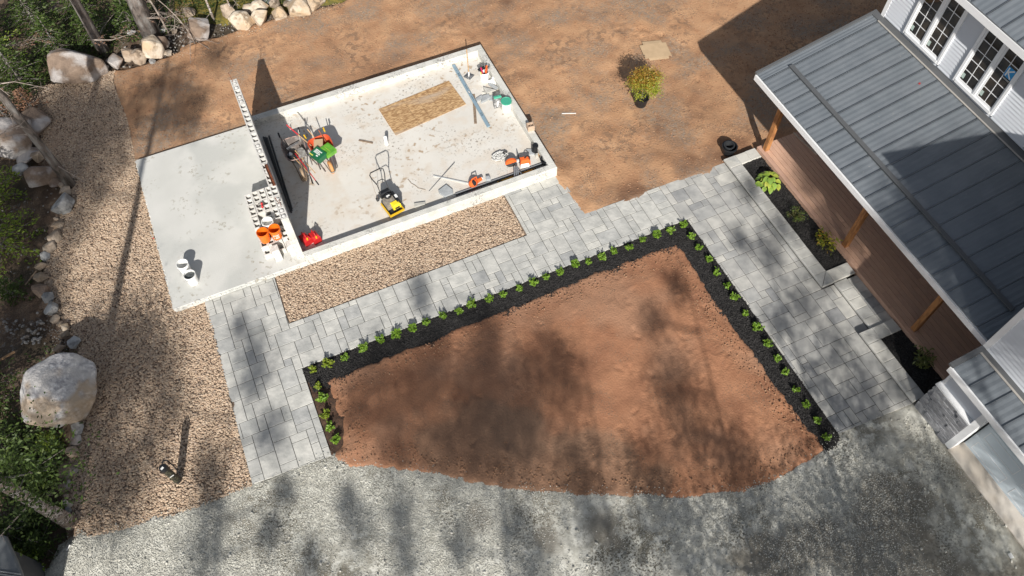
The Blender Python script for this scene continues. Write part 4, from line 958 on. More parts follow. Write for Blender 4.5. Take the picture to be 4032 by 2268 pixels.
T6 = (tall['t6'].location.x, tall['t6'].location.y)
bases.append(T6); T5 = (tall['t5'].location.x, tall['t5'].location.y); bases.append(T5)
asg = {i: [] for i in range(len(bases))}
TREE_LB = ['tall spruce outside the picture on the %s side, %s along the row' % (('left' if k < 4 else 'near'), 'first second third fourth fifth sixth seventh eighth ninth tenth eleventh twelfth thirteenth fourteenth'.split()[k if k < 4 else k-4]) for k in range(14)]
for dx, dy, r in BL:
    zg = 3.4 if (dx > 2290 and dy < 860) else 0.0
    g_ = D(dx, dy, zg); best = None
    for i, (bx, by) in enumerate(bases):
        # height at which the sun ray through the blob passes closest to the trunk
        h = (SV[0]*(g_.x-bx)+SV[1]*(g_.y-by))/(SV[0]**2+SV[1]**2)
        if h < 3.2 or h > 13.5: continue
        off = math.hypot(g_.x-SV[0]*h-bx, g_.y-SV[1]*h-by)
        if best is None or off < best[0]: best = (off, i, h)
    if best is None: continue
    off, i, h = best
    asg[i].append((Vector((g_.x-SV[0]*h, g_.y-SV[1]*h, h+zg)), r, off))
for i, (bx, by) in enumerate(bases):
    if not asg[i]: continue
    own = i >= len(bases)-2
    if own: e = tall['t6'] if i == len(bases)-2 else tall['t5']
    else:
        e = empty('spruce_tree', (bx, by, -.1), TREE_LB[i], 'tree', 'tall spruces around the plot')
        ht = max(c.z for c, r, off in asg[i])+.6; MB().tube([(0, 0, 0), (.05, .05, ht*.5), (0, 0, ht)], [.05, .035, .012], 8).build('trunk', m_bark, e)
    rs = np.random.RandomState(500+i); P = []; mb = MB(); o_ = Vector((e.location.x, e.location.y, e.location.z))
    for c, r, off in asg[i]:
        n = int(3200*r*r+220); q = rs.normal(size=(n, 3))*np.array([r*.58, r*.66, r*.50])
        P.append(q+np.array(c-o_))
        zt = max(1.0, c.z-o_.z-.25*off); mb.tube([(0, 0, zt), ((c.x-o_.x)*.5, (c.y-o_.y)*.5, zt+.1*off), tuple(c-o_)], [.04, .025, .01], 5, cap=False)
        for j in range(6):
            t = c-o_+Vector(rs.normal(size=3)*r*.5); mb.tube([tuple((c-o_)*.9+Vector((0, 0, zt))*.1), tuple(t)], [.012, .004], 4, cap=False)
    P = np.concatenate(P); V, F_ = leaf_cards(P, .085, rs, aspect=.5)
    mesh_from(V, F_, 'crown', m_fol, e); mb.build('branches', m_bark, e)

# small shrubs of the mulch bed
m_bux = mat('shrub_leaf', (.9, .95, .9), rough=.45, island=[(.13, .24, .02), (.22, .36, .035), (.16, .28, .025), (.30, .42, .06)], trans=.25)
m_buxy = mat('shrub_leaf_yellow', (.9, .95, .9), rough=.45, island=[(.20, .26, .015), (.30, .34, .03), (.16, .24, .02), (.36, .38, .05)], trans=.25)
m_stem = mat('green_stem', (.10, .09, .04))
def shrub_mesh(seed, m_):
    rs = np.random.RandomState(seed); P = []; st = MB()
    for k in range(11):
        a = rs.uniform(0, 6.28); l = rs.uniform(.06, .125); hh = rs.uniform(.07, .17)
        tip = np.array([math.cos(a)*l, math.sin(a)*l, hh]); st.tube([(0, 0, 0), tuple(tip*.6), tuple(tip)], [.006, .004, .002], 4, cap=False)
        n = 30; t = rs.uniform(.35, 1.05, n)[:, None]; P.append(tip[None]*t+rs.normal(size=(n, 3))*.016)
    P = np.concatenate(P); V, F_ = leaf_cards(P, .052, rs, aspect=.65)
    me = bpy.data.meshes.new('leaves'); me.from_pydata([tuple(v) for v in V], [], [tuple(f) for f in F_]); me.materials.append(m_)
    return me, st.mesh('stem', m_stem)
SM = [shrub_mesh(40+k, m_bux) for k in range(5)]+[shrub_mesh(60+k, m_buxy) for k in range(2)]
def shrub(px, py, label, yellow=False, k=1.0):
    p = D(px, py, .06); v = rnd.choice(SM[5:]) if yellow else rnd.choice(SM[:5])
    e = empty('boxwood_shrub', (p.x, p.y, 0.0), label, 'shrub', 'small green shrubs planted in the black mulch', rz=rnd.uniform(0, 6.28))
    link('leaves', v[0], e); link('stem', v[1], e); s = k*rnd.uniform(.78, 1.15); e.scale = (s, s*rnd.uniform(.9, 1.1), s*rnd.uniform(.85, 1.1)); e.rotation_euler = (rnd.uniform(-.15, .15), rnd.uniform(-.15, .15), rnd.uniform(0, 6.28))
TOPR = [(787, 929), (825, 910), (868, 898), (917, 876), (955, 857), (997, 843), (1036, 830), (1074, 810), (1116, 795), (1154, 783), (1190, 767), (1230, 750), (1268, 740), (1305, 725), (1342, 712), (1376, 697), (1410, 687), (1445, 668), (1481, 659), (1513, 648), (1543, 633), (1583, 622), (1617, 605), (1650, 594), (1686, 582), (1720, 567)]
RIG = [(1739, 594), (1760, 623), (1783, 653), (1804, 687), (1826, 717), (1846, 750), (1873, 788), (1900, 826), (1928, 866), (1957, 901), (1976, 937), (2000, 978), (2028, 1017), (2057, 1059), (2082, 1100)]
LEG = [(801, 972), (813, 1005), (820, 1041), (832, 1075), (846, 1107)]
for i, (x, y) in enumerate(TOPR): shrub(x, y, '%s small shrub from the left corner in the long mulch row beside the path' % ordn[i], yellow=i < 2, k=1.05)
for i, (x, y) in enumerate(RIG): shrub(x, y, '%s small shrub down from the top corner in the mulch row beside the walkway' % ordn[i])
for i, (x, y) in enumerate(LEG): shrub(x, y, '%s small shrub down the short left leg of the mulch bed' % ordn[i], yellow=i in (0, 2))

# bed plants
c3 = crop(2600, 400, 2.07)
m_hosta = mat('hosta_leaf', (.30, .42, .06), (.22, .36, .07), 9, rough=.45, trans=.2)
m_hostay = mat('hosta_leaf_yellow', (.42, .46, .08), (.30, .40, .06), 9, rough=.45, trans=.2)
def bigleaf(L, W, seed):
    mb = MB(); n = 7; rs = random.Random(seed); vs = []
    for i in range(n):
        t = i/(n-1); w = W/2*math.sin(math.pi*min(1, t**.75*.98+.02))**.7 if 0 < i < n-1 else 0.004; zc = -.35*L*t*t+.10*L*t
        vs += [(-w, t*L, zc+w*.28), (0, t*L, zc), (w, t*L, zc+w*.28)]
    fs = []
    for i in range(n-1):
        for k in (0, 1): a = 3*i+k; fs.append((a, a+1, a+4, a+3))
    mb.add(vs, fs); return mb
p = c3(885, 650, .2)
h = empty('hosta', (p.x, p.y, .12), 'bright green hosta with large overlapping leaves in the upper planter', 'plant')
HL = [bigleaf(.2, .15, 1).mesh('leaf', m_hosta, True), bigleaf(.18, .14, 2).mesh('leaf', m_hostay, True)]
for k in range(34):
    ring = 0 if k < 9 else (1 if k < 21 else 2); a = k*2.4+rnd.uniform(-.2, .2); rr = (.05, .15, .25)[ring]*rnd.uniform(.8, 1.2)
    zz = (.30, .22, .13)[ring]+rnd.uniform(-.02, .02); o = link('leaf', HL[0 if math.cos(a) < .2 and rnd.random() < .6 else 1], h)
    o.location = (math.cos(a)*rr, math.sin(a)*rr, zz); o.rotation_euler = (rnd.uniform(-.25, .15)-.15*ring, rnd.uniform(-.2, .2), a-math.pi/2); s = rnd.uniform(.8, 1.15); o.scale = (s, s, s)
mb = MB()
for k in range(14): a = k*.45; mb.tube([(0, 0, 0), (math.cos(a)*.14, math.sin(a)*.14, .18)], [.008, .005], 5)
mb.build('stem', m_stem, h)
def bush(px, py, cr, r, hgt, n, card, m_, label, name, asp=.4, z=.12, stems=9, seed=0, extra=None):
    p = cr(px, py, z+hgt*.5); rs = np.random.RandomState(seed+70); e = empty(name, (p.x, p.y, z), label, 'shrub'); st = MB(); P = []; Dd = []
    for k in range(stems):
        a = rs.uniform(0, 6.28); l = r*rs.uniform(.4, 1); tip = np.array([math.cos(a)*l, math.sin(a)*l, hgt*rs.uniform(.55, 1)])
        st.tube([(0, 0, 0), tuple(tip*.5+np.array([0, 0, .03])), tuple(tip)], [.008, .006, .003], 4, cap=False)
        m = n//stems; t = rs.uniform(.5, 1.05, m)[:, None]; P.append(tip[None]*t+rs.normal(size=(m, 3))*r*.13)
    P = np.concatenate(P); V, F_ = leaf_cards(P, card, rs, aspect=asp)
    mesh_from(V, F_, 'leaves', m_, e); st.build('stem', m_stem, e); return e
m_spi = mat('spirea_leaf', (.9, .9, .9), rough=.5, island=[(.09, .15, .03), (.15, .20, .03), (.06, .12, .03), (.26, .19, .05)], trans=.2)
m_rho = mat('golden_leaf', (.9, .9, .9), rough=.4, island=[(.42, .40, .03), (.22, .30, .03), (.55, .46, .03), (.12, .20, .03), (.50, .26, .04)], trans=.2)
m_rho2 = mat('olive_leaf', (.9, .9, .9), rough=.4, island=[(.15, .20, .05), (.26, .28, .08), (.10, .14, .04), (.32, .32, .10)], trans=.2)
bush(1110, 925, c3, .29, .3, 520, .045, m_spi, 'small bronze green round shrub in the middle of the upper planter', 'spirea_shrub', asp=.35, stems=22, seed=1)
bush(1340, 1140, c3, .36, .33, 150, .115, m_rho, 'golden yellow leaved shrub in front of the middle porch post', 'golden_shrub', asp=.38, stems=12, seed=2)
bush(775, 745, crop(3300, 1100, 2.415), .36, .33, 170, .115, m_rho2, 'olive green leafy shrub in the dark lower planter', 'olive_shrub', asp=.38, stems=13, seed=3)
# potted maple
m_map = mat('maple_leaf_green', (.9, .9, .9), rough=.5, island=[(.26, .33, .03), (.36, .40, .04), (.44, .44, .06), (.20, .27, .025)], trans=.3)
m_mapo = mat('maple_leaf_orange', (.9, .9, .9), rough=.5, island=[(.44, .24, .04), (.38, .32, .05), (.50, .21, .04), (.36, .36, .05)], trans=.3)
m_blk = mat('black_plastic', (.013, .014, .016), rough=.38)
p = G(2522, 412, 0)
e = empty('potted_maple', (p.x, p.y, 0), 'potted bushy maple turning orange at the top, standing in the dirt yard', 'potted tree')
MB().lathe([(0, 0), (.17, 0), (.215, .30), (.235, .30), (.235, .34), (.205, .34), (.2, .29), (0, .28)], n=24).build('pot', m_blk, e, smooth=False)
st = MB(); rs = np.random.RandomState(5); st.tube([(0, 0, .25), (.02, .03, .6), (.03, .04, 1.0)], [.022, .018, .01], 6); P = []
for k in range(34):
    a = rs.uniform(0, 6.28); ph = rs.uniform(-.5, 1.3); l = .50*rs.uniform(.7, 1.05); c0 = np.array([.03, .0, .82]); tip = c0+np.array([math.cos(a)*math.cos(ph)*l*.84, math.sin(a)*math.cos(ph)*l*.84, math.sin(ph)*l*1.05])
    st.tube([(.02, .03, .5), tuple((tip+c0)/2), tuple(tip)], [.008, .005, .002], 4, cap=False)
    n = 190; P.append(tip[None]+rs.normal(size=(n, 3))*np.array([.10, .10, .08])-np.array([0, 0, 1])*rs.uniform(0, .08, n)[:, None])
P = np.concatenate(P); top = P[:, 2]+P[:, 1]*.5+rs.normal(size=len(P))*.16 > .98
V, F_ = leaf_cards(P[~top], .065, rs, aspect=.35); mesh_from(V, F_, 'green_foliage', m_map, e)
V, F_ = leaf_cards(P[top], .065, rs, aspect=.35); mesh_from(V, F_, 'orange_foliage', m_mapo, e)
st.build('trunk', m_bark, e)
# ------------------------------------------------------------------ things on the slab
def M_(n, c, **k): return mat(n, c, **k)
m_orange = M_('orange_plastic', (.75, .16, .012), rough=.35); m_wpl = M_('white_plastic', (.78, .78, .76), rough=.4)
m_red = M_('red_plastic', (.48, .018, .02), rough=.35); m_grn = M_('green_plastic', (.06, .36, .24), rough=.4)
m_steel = M_('bare_steel', (.42, .43, .44), rough=.35, metal=.8); m_dksteel = M_('dark_steel', (.05, .052, .055), rough=.45, metal=.3)
m_yel = M_('yellow_paint', (.68, .42, .02), rough=.4); m_wood = mat('raw_wood', (.52, .34, .18), (.42, .26, .13), 12, rough=.7)
m_owood = mat('old_wood', (.26, .19, .13), (.19, .14, .10), 12, rough=.8); m_blue = M_('blue_grey_aluminium', (.30, .42, .50), rough=.4, metal=.3)
m_ink = M_('black_ink', (.012, .012, .015)); m_mortarw = mat('grey_water', (.10, .11, .11), (.06, .065, .065), 20, rough=.2)
c4 = crop(850, 600, 2.634); c8 = crop(1750, 150, 4.14); cb_ = crop(1350, 550, 2.862); cw = crop(1050, 450, 4.83); cs = crop(1900, 500, 4.83); cp = crop(1430, 580, 4.83); c2 = crop(1700, 100, 2.07)

def bucket(p, label, m, fill=None, lid=None, group='plastic buckets', logo=False, h=.37, handle=True):
    e = empty('bucket', (p[0], p[1], p[2]), label, 'bucket', group, rz=rnd.uniform(0, 6))
    MB().lathe([(0, 0), (.130, 0), (.135, .01), (.148, h-.07), (.158, h-.068), (.158, h-.055), (.149, h-.05), (.150, h-.012), (.158, h-.01), (.158, h), (.145, h), (.127, .02), (0, .018)], n=28).build('body', m, e, smooth=False)
    if handle:
        pts = [(.158*math.cos(a), .158*math.sin(a), h-.06-.05*math.sin(a)) for a in np.linspace(0, math.pi, 10)]
        MB().tube(pts, .004, 5).build('handle', m_steel, e)
    if fill: MB().disc((0, 0, fill[1]), .139, 28).build('contents', fill[0], e)
    if lid: MB().lathe([(.165, h-.035), (.168, h-.03), (.168, h+.008), (.158, h+.012), (.150, h+.004), (0, h+.004)], n=28).build('lid', lid, e)
    if logo:
        mb = MB()
        for k in range(7):
            a0 = -.6+k*.17
            for z0, z1 in ((.14, .19), (.20, .25), (.08, .13)):
                if rnd.random() < .85:
                    vs = []
                    for a in (a0, a0+.12):
                        for zz in (z0, z1-.012): rr = .1365+.0125*(zz/.3)+.0025; vs.append((rr*math.cos(a), rr*math.sin(a), zz+.02*(a-a0)))
                    mb.add(vs, [(0, 2, 3, 1)])
        mb.build('printed_letters', m_wpl, e)
        e.rotation_euler = (0, 0, -1.7)
    return e
GZ = FL
bucket(G(736, 1068, GZ), 'empty white bucket behind the other on the left of the bare slab', m_wpl)
bucket(G(764, 1110, GZ), 'white bucket full of dark grey water on the left of the bare slab', m_wpl, fill=(m_mortarw, .30))
bucket(c4(518, 908, GZ+.41), 'orange bucket nearest the slab side on the block stack', m_orange)
bucket(c4(638, 872, GZ+.41), 'orange bucket with white printing beside the block wall', m_orange, logo=True)
bucket(c4(568, 798, GZ+.41), 'white bucket behind the two orange buckets on the block stack', m_wpl, fill=(mat('grey_water_light', (.42, .41, .38), rough=.1), .2))
bucket(G(1994, 432, GZ), 'white bucket with a green lid in the corner of the garage floor', m_wpl, lid=m_grn)
tb = bucket(c8(655, 680, GZ), 'white bucket stuffed with hand tools near the far floor corner', m_wpl)
def tool(e, a, b, w, name, m, **k): mb = MB(); mb.bar(a, b, w, **k); return mb.build(name, m, e)
m_red2 = M_('magenta_grip', (.5, .02, .10)); m_or2 = M_('orange_grip', (.75, .13, .02))
tb.rotation_euler = (0, 0, 0)
tool(tb, (-.16, .10, .37), (.13, .13, .40), .10, 'black_tray', m_ink, h=.05)
tool(tb, (-.05, -.03, .2), (-.09, .03, .52), .035, 'tool_handle', m_red2); tool(tb, (.04, 0, .2), (.12, .06, .50), .04, 'tool_handle', m_or2); tool(tb, (.02, -.06, .2), (.08, -.04, .48), .03, 'tool_handle', m_or2)
tool(tb, (-.1, -.04, .2), (-.15, -.09, .45), .03, 'tool_handle', M_('yellow_grip', (.7, .55, .05))); tool(tb, (.05, .08, .2), (.07, .12, .55), .02, 'tool_handle', m_steel); tool(tb, (0, -.02, .2), (.22, .05, .44), .012, 'trowel_blade', m_steel, h=.05)

# block stack against the wall: every block is a thing of its own
rowname = ['front', 'second', 'third', 'fourth', 'fifth', 'sixth']; colname = ['outermost', 'second', 'third', 'innermost']
blocks = 0
def stack_block(x, y, z, label, rz=0.0, m=0, rx=0.0):
    o = link('concrete_block', BM[m]); o.location = (x, y, z); o.rotation_euler = (rx, 0, rz+rnd.uniform(-.03, .03))
    tag(o, label, 'concrete block', 'hollow blocks stacked beside the wall'); return o
for L_, (y0, ny, off) in enumerate(((13.9, 5, 0), (14.02, 4, .02), (14.62, 3, .01))):
    for j in range(ny):
        for i in range(4):
            if L_ == 2 and j == 0 and i == 1: continue
            x = -1.235+i*.198+rnd.uniform(-.006, .006)+(.01*j if L_ == 2 else 0); y = y0+j*.402+rnd.uniform(-.012, .012)+off*i
            if L_ == 2 and i < 1 and j == 0: y -= .05
            stack_block(x, y, FL+.001+L_*.1915, 'hollow block, %s layer of the stack, %s row, %s column from the wall' % (('bottom', 'middle', 'top')[L_], rowname[j], ('fourth', 'third', 'second', 'first')[i]))
for k in range(4):    # blocks lying with their plain side up at the front
    o = stack_block(-1.1+(k % 2)*.42, 13.60+.0*(k//2), FL+.095+(k//2)*.192, 'plain faced block at the near foot of the stack, %s one of the %s' % (('left', 'right')[k % 2], ('bottom pair', 'upper pair')[k//2]), rz=math.pi/2)
    o.rotation_euler = (0, math.pi/2, 0); o.rotation_euler = (math.pi/2, 0, math.pi/2); o.location.y = 13.60
em = c4(478, 562, FL+.58)
e = empty('ear_muffs', (em.x, em.y, FL+.577), 'red ear muffs with a black band lying on the block stack', 'ear muffs', rz=-.4)
MB().sph((0, .06, .05), (.035, .045, .05)).build('ear_cup', m_red, e, smooth=True); MB().sph((.03, -.04, .05), (.035, .045, .05)).build('ear_cup', m_red, e, smooth=True)
MB().tube([(-.02, .08, .06), (-.10, .05, .05), (-.13, -.02, .045), (-.08, -.08, .05), (.02, -.06, .06)], .008, 6).build('head_band', m_ink, e)

# fuel cans
def can(p, rz, label):
    e = empty('fuel_can', p, label, 'fuel can', 'red fuel cans', rz=rz)
    mb = MB(); mb.b(-.11, .11, -.16, .16, 0, .2, bev=.0); mb.add([(-.11, -.16, .2), (.11, -.16, .2), (.11, .16, .2), (-.11, .16, .2), (-.07, -.10, .29), (.07, -.10, .29), (.07, .10, .26), (-.07, .10, .26)], [(0, 1, 5, 4), (1, 2, 6, 5), (2, 3, 7, 6), (3, 0, 4, 7), (4, 5, 6, 7)])
    mb.build('body', m_red, e)
    MB().tube([(0, .10, .26), (0, .09, .34), (0, -.05, .355), (0, -.10, .28)], .018, 7).build('handle', m_red, e)
    MB().tube([(0, -.13, .22), (0, -.14, .29)], .025, 8).build('cap', m_yel, e)
    return e
can(c4(940, 925, GZ), .35, 'left of the two red fuel cans in the near floor corner by the block wall'); can(c4(1037, 905, GZ), .25, 'right of the two red fuel cans in the near floor corner')

# pipes lying beside the wall
for k, ((ax, ay), (bx, by)) in enumerate((((452, 940), (640, 1449)), ((468, 945), (652, 1449)), ((505, 930), (668, 1449)), ((486, 960), (646, 1449)))):
    a = G(850+ax/2.415, 150+ay/2.415, GZ+.03+.0*k); b0 = G(850+bx/2.415, 150+by/2.415, GZ+.03); d = (b0-a).normalized(); b = a+d*((c4(790, 628, GZ)-a).length*(1-.02*k))
    z = GZ+.03+(.05 if k == 3 else 0); a.z = b.z = z
    if k == 3: a.x += .01
    o = MB().tube([a, b], .026, 8).build('pipe', m_dksteel); tag(o, ('black pipe nearest the block wall on the floor', 'black pipe second from the block wall on the floor', 'black pipe furthest from the wall in the bundle', 'black pipe lying on top of the others beside the block wall')[k], 'pipe', 'long black pipes beside the block wall')

# wheelbarrows
def barrow(wheel_px, hl, hr, m_tray, label, dirt=None, rim=None, wheelm=None, grip=None, tz=0, old=False):
    w = Vector(wheel_px); hm = (Vector(hl)+Vector(hr))/2; d = Vector((hm.x-w.x, hm.y-w.y, 0)); rz = math.atan2(d.y, d.x)-math.pi/2; L = d.length
    e = empty('wheelbarrow', (w.x, w.y, GZ), label, 'wheelbarrow', None, rz)
    k = L/1.35
    def ring(y0, y1, hx0, hx1, z, n=20):
        out = []
        for i in range(n):
            t = 2*math.pi*i/n; c, s = math.cos(t), math.sin(t); c = math.copysign(abs(c)**.55, c); s = math.copysign(abs(s)**.55, s)
            yy = (y0+y1)/2+s*(y1-y0)/2; hx = hx0+(hx1-hx0)*((yy-y0)/(y1-y0)); out.append((c*hx, yy, z))
        return out
    n = 20; zt = .62; R = [ring(.20*k, 1.10*k, .30, .35, zt), ring(.235*k, 1.07*k, .275, .325, zt-.005), ring(.42*k, .92*k, .20, .23, .34), ring(.52*k, .82*k, .1, .1, .335)]
    mb = MB(); vs = [p for r_ in R for p in r_]; fs = []
    for i in range(len(R)-1):
        for j in range(n): fs.append((i*n+j, i*n+(j+1) % n, (i+1)*n+(j+1) % n, (i+1)*n+j))
    fs.append(tuple(range(3*n, 4*n))); mb.add(vs, fs); mb.build('tray', m_tray, e, smooth=False)
    mb = MB(); mb.tube([tuple(p) for p in R[0]]+[tuple(R[0][0])], .013, 6); mb.build('rim', rim or m_tray, e)
    for s_ in (-1, 1):
        MB().tube([(s_*.07, -.28*k, .24), (s_*.12, .2*k, .27), (s_*.24, .75*k, .36), (s_*.29, L*1.02, .60)], .016, 7).build('handle_tube', m_steel if not old else m_owood, e)
        g_ = MB(); g_.tube([(s_*.29, L*.93, .575), (s_*.30, L*1.05, .61)], .024, 8); g_.build('grip', grip or m_yel, e)
        MB().tube([(s_*.23, .70*k, .35), (s_*.22, .80*k, .02), (s_*.2, .92*k, .02), (s_*.24, .95*k, .42)], .012, 6).build('leg', m_steel, e)
    MB().tube([(-.07, -.28*k, .24), (-.05, -.33*k, .24), (.05, -.33*k, .24), (.07, -.28*k, .24)], .014, 6).build('nose_guard', m_steel if not old else m_owood, e)
    wh = MB(); wh.v = []; t = MB(); 
    prof = [(.12, -.035), (.175, -.045), (.2, -.02), (.2, .02), (.175, .045), (.12, .035)]
    t.lathe(prof, n=18); t.v = [(z, y-.02, x+.2) for x, y, z in t.v]; t.build('tyre', wheelm or m_owood, e)
    t = MB(); t.lathe([(.02, -.03), (.12, -.03), (.12, .03), (.02, .03)], n=12); t.v = [(z, y-.02, x+.2) for x, y, z in t.v]; t.build('hub', m_steel, e)
    return e
ob = barrow(cw(1222, 1020, GZ+.15), cw(730, 440, GZ+.55), cw(1098, 310, GZ+.55), m_or2 and mat('orange_red_poly', (.55, .085, .03), rough=.4), 'orange wheelbarrow with green cartons and long handled tools on the garage floor', wheelm=M_('tan_orange_rubber', (.55, .27, .10)))
m_dirty = mat('dirty_grey_poly', (.20, .18, .165), (.12, .10, .09), 8, bump=.4)
db = barrow(cw(690, 1150, GZ+.15), cw(258, 430, GZ+.55), cw(600, 290, GZ+.55), m_dirty, 'dirty dark wheelbarrow piled with shovels in the shade of the block wall', rim=mat('worn_pink_rim', (.42, .29, .25), (.2, .15, .13), 10), wheelm=M_('tan_rubber', (.36, .26, .17)), grip=m_ink, old=True)
m_gbox = mat('dark_green_carton', (.012, .12, .05), rough=.4); m_lime = mat('lime_green_carton', (.16, .42, .04), (.10, .32, .03), 6, rough=.4); m_card = mat('cardboard', (.50, .36, .22), (.46, .33, .20), 6)
def obox(ctr, d, rz, tilt=(0, 0)):
    return Matrix.Translation(ctr) @ Matrix.Rotation(rz, 4, 'Z') @ Matrix.Rotation(tilt[0], 4, 'X') @ Matrix.Rotation(tilt[1], 4, 'Y')
def thing_box(name, ctr, d, rz, tilt, m, label, cat, group=None):
    e = bpy.data.objects.new(name, None); COL.objects.link(e); e.matrix_world = obox(ctr, d, rz, tilt); tag(e, label, cat, group)
    MB().box((0, 0, 0), d).build('carton', m, e); return e
q = cw(985, 775, GZ+.68); a0 = yaw_of(cw(850, 690, GZ+.7), cw(1120, 810, GZ+.7))
e = thing_box('product_carton', q, (.40, .32, .18), a0-.2, (0.1, 0), m_gbox, 'dark green carton with white lettering in the orange wheelbarrow', 'carton')
mb = MB()
for j, (yy, n) in enumerate(((.06, 6), (.015, 5), (-.03, 6))):
    for k in range(n): mb.b(-.14+k*.042, -.14+k*.042+.028, yy, yy+.03+(.008 if k % 2 else 0), .091, .093)
mb.b(.02, .09, -.095, -.06, .091, .093); mb.build('printed_letters', m_wpl, e)
MB().b(-.19, -.05, -.155, -.12, .0905, .0925).build('yellow_print', M_('yellow_print', (.55, .55, .08)), e)
q = cw(1165, 690, GZ+.66); e = thing_box('product_carton', q, (.36, .34, .15), a0-.2, (-.1, .1), m_lime, 'lime green carton behind the dark green one in the orange wheelbarrow', 'carton')
mb = MB(); [mb.b(-.12, .12, -.02+k*.03, -.012+k*.03, .0755, .0765) for k in range(1)]; mb.build('yellow_print', M_('yellow_print', (.55, .55, .08)), e)
q = cw(985, 585, GZ+.68); e = thing_box('product_carton', q, (.40, .26, .06), a0-.95, (0, 0), m_card, 'plain brown carton flap at the back of the orange wheelbarrow', 'carton')
def pole(a, b, r, m, label, cat, grip=None, gl=.18, head=None, name='long_handle'):
    a = Vector(a); b = Vector(b); e = empty(name, a, label, cat, 'long handled tools in the wheelbarrows'); d = b-a
    MB().tube([(0, 0, 0), d], r, 7).build('shaft', m, e)
    if grip: MB().tube([d*(1-gl/d.length), d*1.01], r*1.35, 7).build('grip', grip, e)
    if head:
        hm, hw, hl = head; u = d.normalized(); s = u.cross(Vector((0, 0, 1))).normalized(); f = s.cross(u)
        mb = MB(); pr = [(-.5, 0), (-.5, -.6), (-.3, -.9), (0, -1), (.3, -.9), (.5, -.6), (.5, 0)]
        vs = [s*x*hw+u*y*hl+f*(.015+.05*abs(x)) for x, y in pr]+[s*x*hw+u*y*hl+f*(.05*abs(x)) for x, y in pr]
        n = len(pr); mb.add(vs, [tuple(range(n)), tuple(range(n, 2*n))[::-1]]+[(i, (i+1) % n, n+(i+1) % n, n+i) for i in range(n)]); mb.build('blade', hm, e)
    return e
Z = GZ
pole(cw(850, 600, Z+.55), cw(382, 203, Z+.95), .013, m_wood, 'long wooden shovel handle with a red end leaning out of the orange wheelbarrow', 'shovel', M_('red_grip', (.5, .02, .03)), .42)
pole(cw(970, 520, Z+.5), cw(772, 280, Z+.85), .014, m_wood, 'short wooden axe handle leaning out of the back of the orange wheelbarrow', 'hand tool')
pole(cw(1130, 530, Z+.5), cw(985, 297, Z+.8), .014, mat('red_brown_wood', (.30, .10, .05)), 'red brown handle leaning against the side of the orange wheelbarrow', 'hand tool')
pole(cw(440, 760, Z+.45), cw(258, 428, Z+.85), .014, m_ink, 'thin black handle leaning out of the dark wheelbarrow', 'hand tool')
pole(cw(640, 520, Z+.5), cw(600, 292, Z+.85), .014, M_('grey_shaft', (.34, .33, .31)), 'pale grey handle standing at the back of the dark wheelbarrow', 'hand tool')
pole(cw(700, 830, Z+.70), cw(878, 1312, Z+.75), .015, m_steel, 'silver shovel with black grip and long grey blade across the dark wheelbarrow', 'shovel', m_ink, .26, head=(mat('worn_blade', (.36, .35, .32), (.22, .2, .18), 12), .22, .42))
pole(cw(545, 745, Z+.72), cw(985, 1333, Z+.7), .014, M_('red_shaft', (.50, .015, .02)), 'red shafted rake lying across the dark wheelbarrow', 'rake', m_ink, .16)
pole(cw(560, 700, Z+.68), cw(730, 1195, Z+.68), .013, m_owood, 'pale weathered handle over the nose of the dark wheelbarrow', 'hand tool')
pole(cw(540, 690, Z+.75), cw(925, 1120, Z+.62), .013, m_wood, 'tan wooden handle pointing out to the right of the dark wheelbarrow', 'hand tool')
pole(cw(520, 820, Z+.60), cw(840, 1160, Z+.6), .013, m_wood, 'tan wooden handle under the red rake in the dark wheelbarrow', 'hand tool')
# rake head and clutter in dark barrow
q = cw(490, 590, Z+.66); e = empty('garden_rake_head', q, 'steel rake head with many teeth in the dark wheelbarrow', 'rake', rz=.3); mb = MB(); mb.bar((-.2, 0, 0), (.2, 0, 0), .02)
[mb.bar((-.19+.025*k, 0, 0), (-.19+.025*k, -.05, -.02), .006) for k in range(16)]; mb.build('teeth', m_steel, e)
q = cw(520, 850, Z+.50); e = empty('power_tool', q, 'black and grey hand tools heaped in the dark wheelbarrow', 'tools', rz=.5)
MB().box((0, 0, 0), (.16, .34, .12), .2).build('body', m_dksteel, e); MB().box((.02, .16, .03), (.12, .1, .12)).build('head', m_steel, e); MB().tube([(-.05, -.15, .05), (-.1, .1, .1), (.05, .25, .08)], .015, 6).build('cord', m_ink, e)

# plate compactor
pc = cp(548, 1150, GZ); hd = cp(240, 455, GZ+.98); d = Vector((hd.x-pc.x, hd.y-pc.y, 0)); rz = math.atan2(d.y, d.x)-math.pi/2; HL_ = d.length
e = empty('plate_compactor', (pc.x, pc.y, GZ), 'yellow and black plate compactor with its looped handle, by the near curb', 'plate compactor', rz=rz)
mb = MB(); mb.b(-.20, .20, -.24, .24, .03, .05); mb.add([(-.2, -.24, .05), (.2, -.24, .05), (.2, -.32, .11), (-.2, -.32, .11), (-.2, -.24, .03), (.2, -.24, .03), (.2, -.33, .10), (-.2, -.33, .10)], [(0, 1, 2, 3), (7, 6, 5, 4), (3, 2, 6, 7), (0, 3, 7, 4), (2, 1, 5, 6)]); mb.build('base_plate', m_dksteel, e)
mb = MB(); mb.bar((-.215, -.32, .10), (-.215, .22, .10), .03, .09); mb.bar((.215, -.32, .10), (.215, .0, .10), .03, .09); mb.bar((-.23, -.335, .12), (.23, -.335, .12), .03, .07); mb.build('skid_frame', m_yel, e)
MB().box((.06, -.18, .30), (.24, .20, .16), bev=.03).build('engine_cover', M_('bright_yellow', (.85, .66, .03), rough=.35), e)
MB().box((.06, -.283, .27), (.14, .01, .06)).build('cover_slot', m_ink, e)
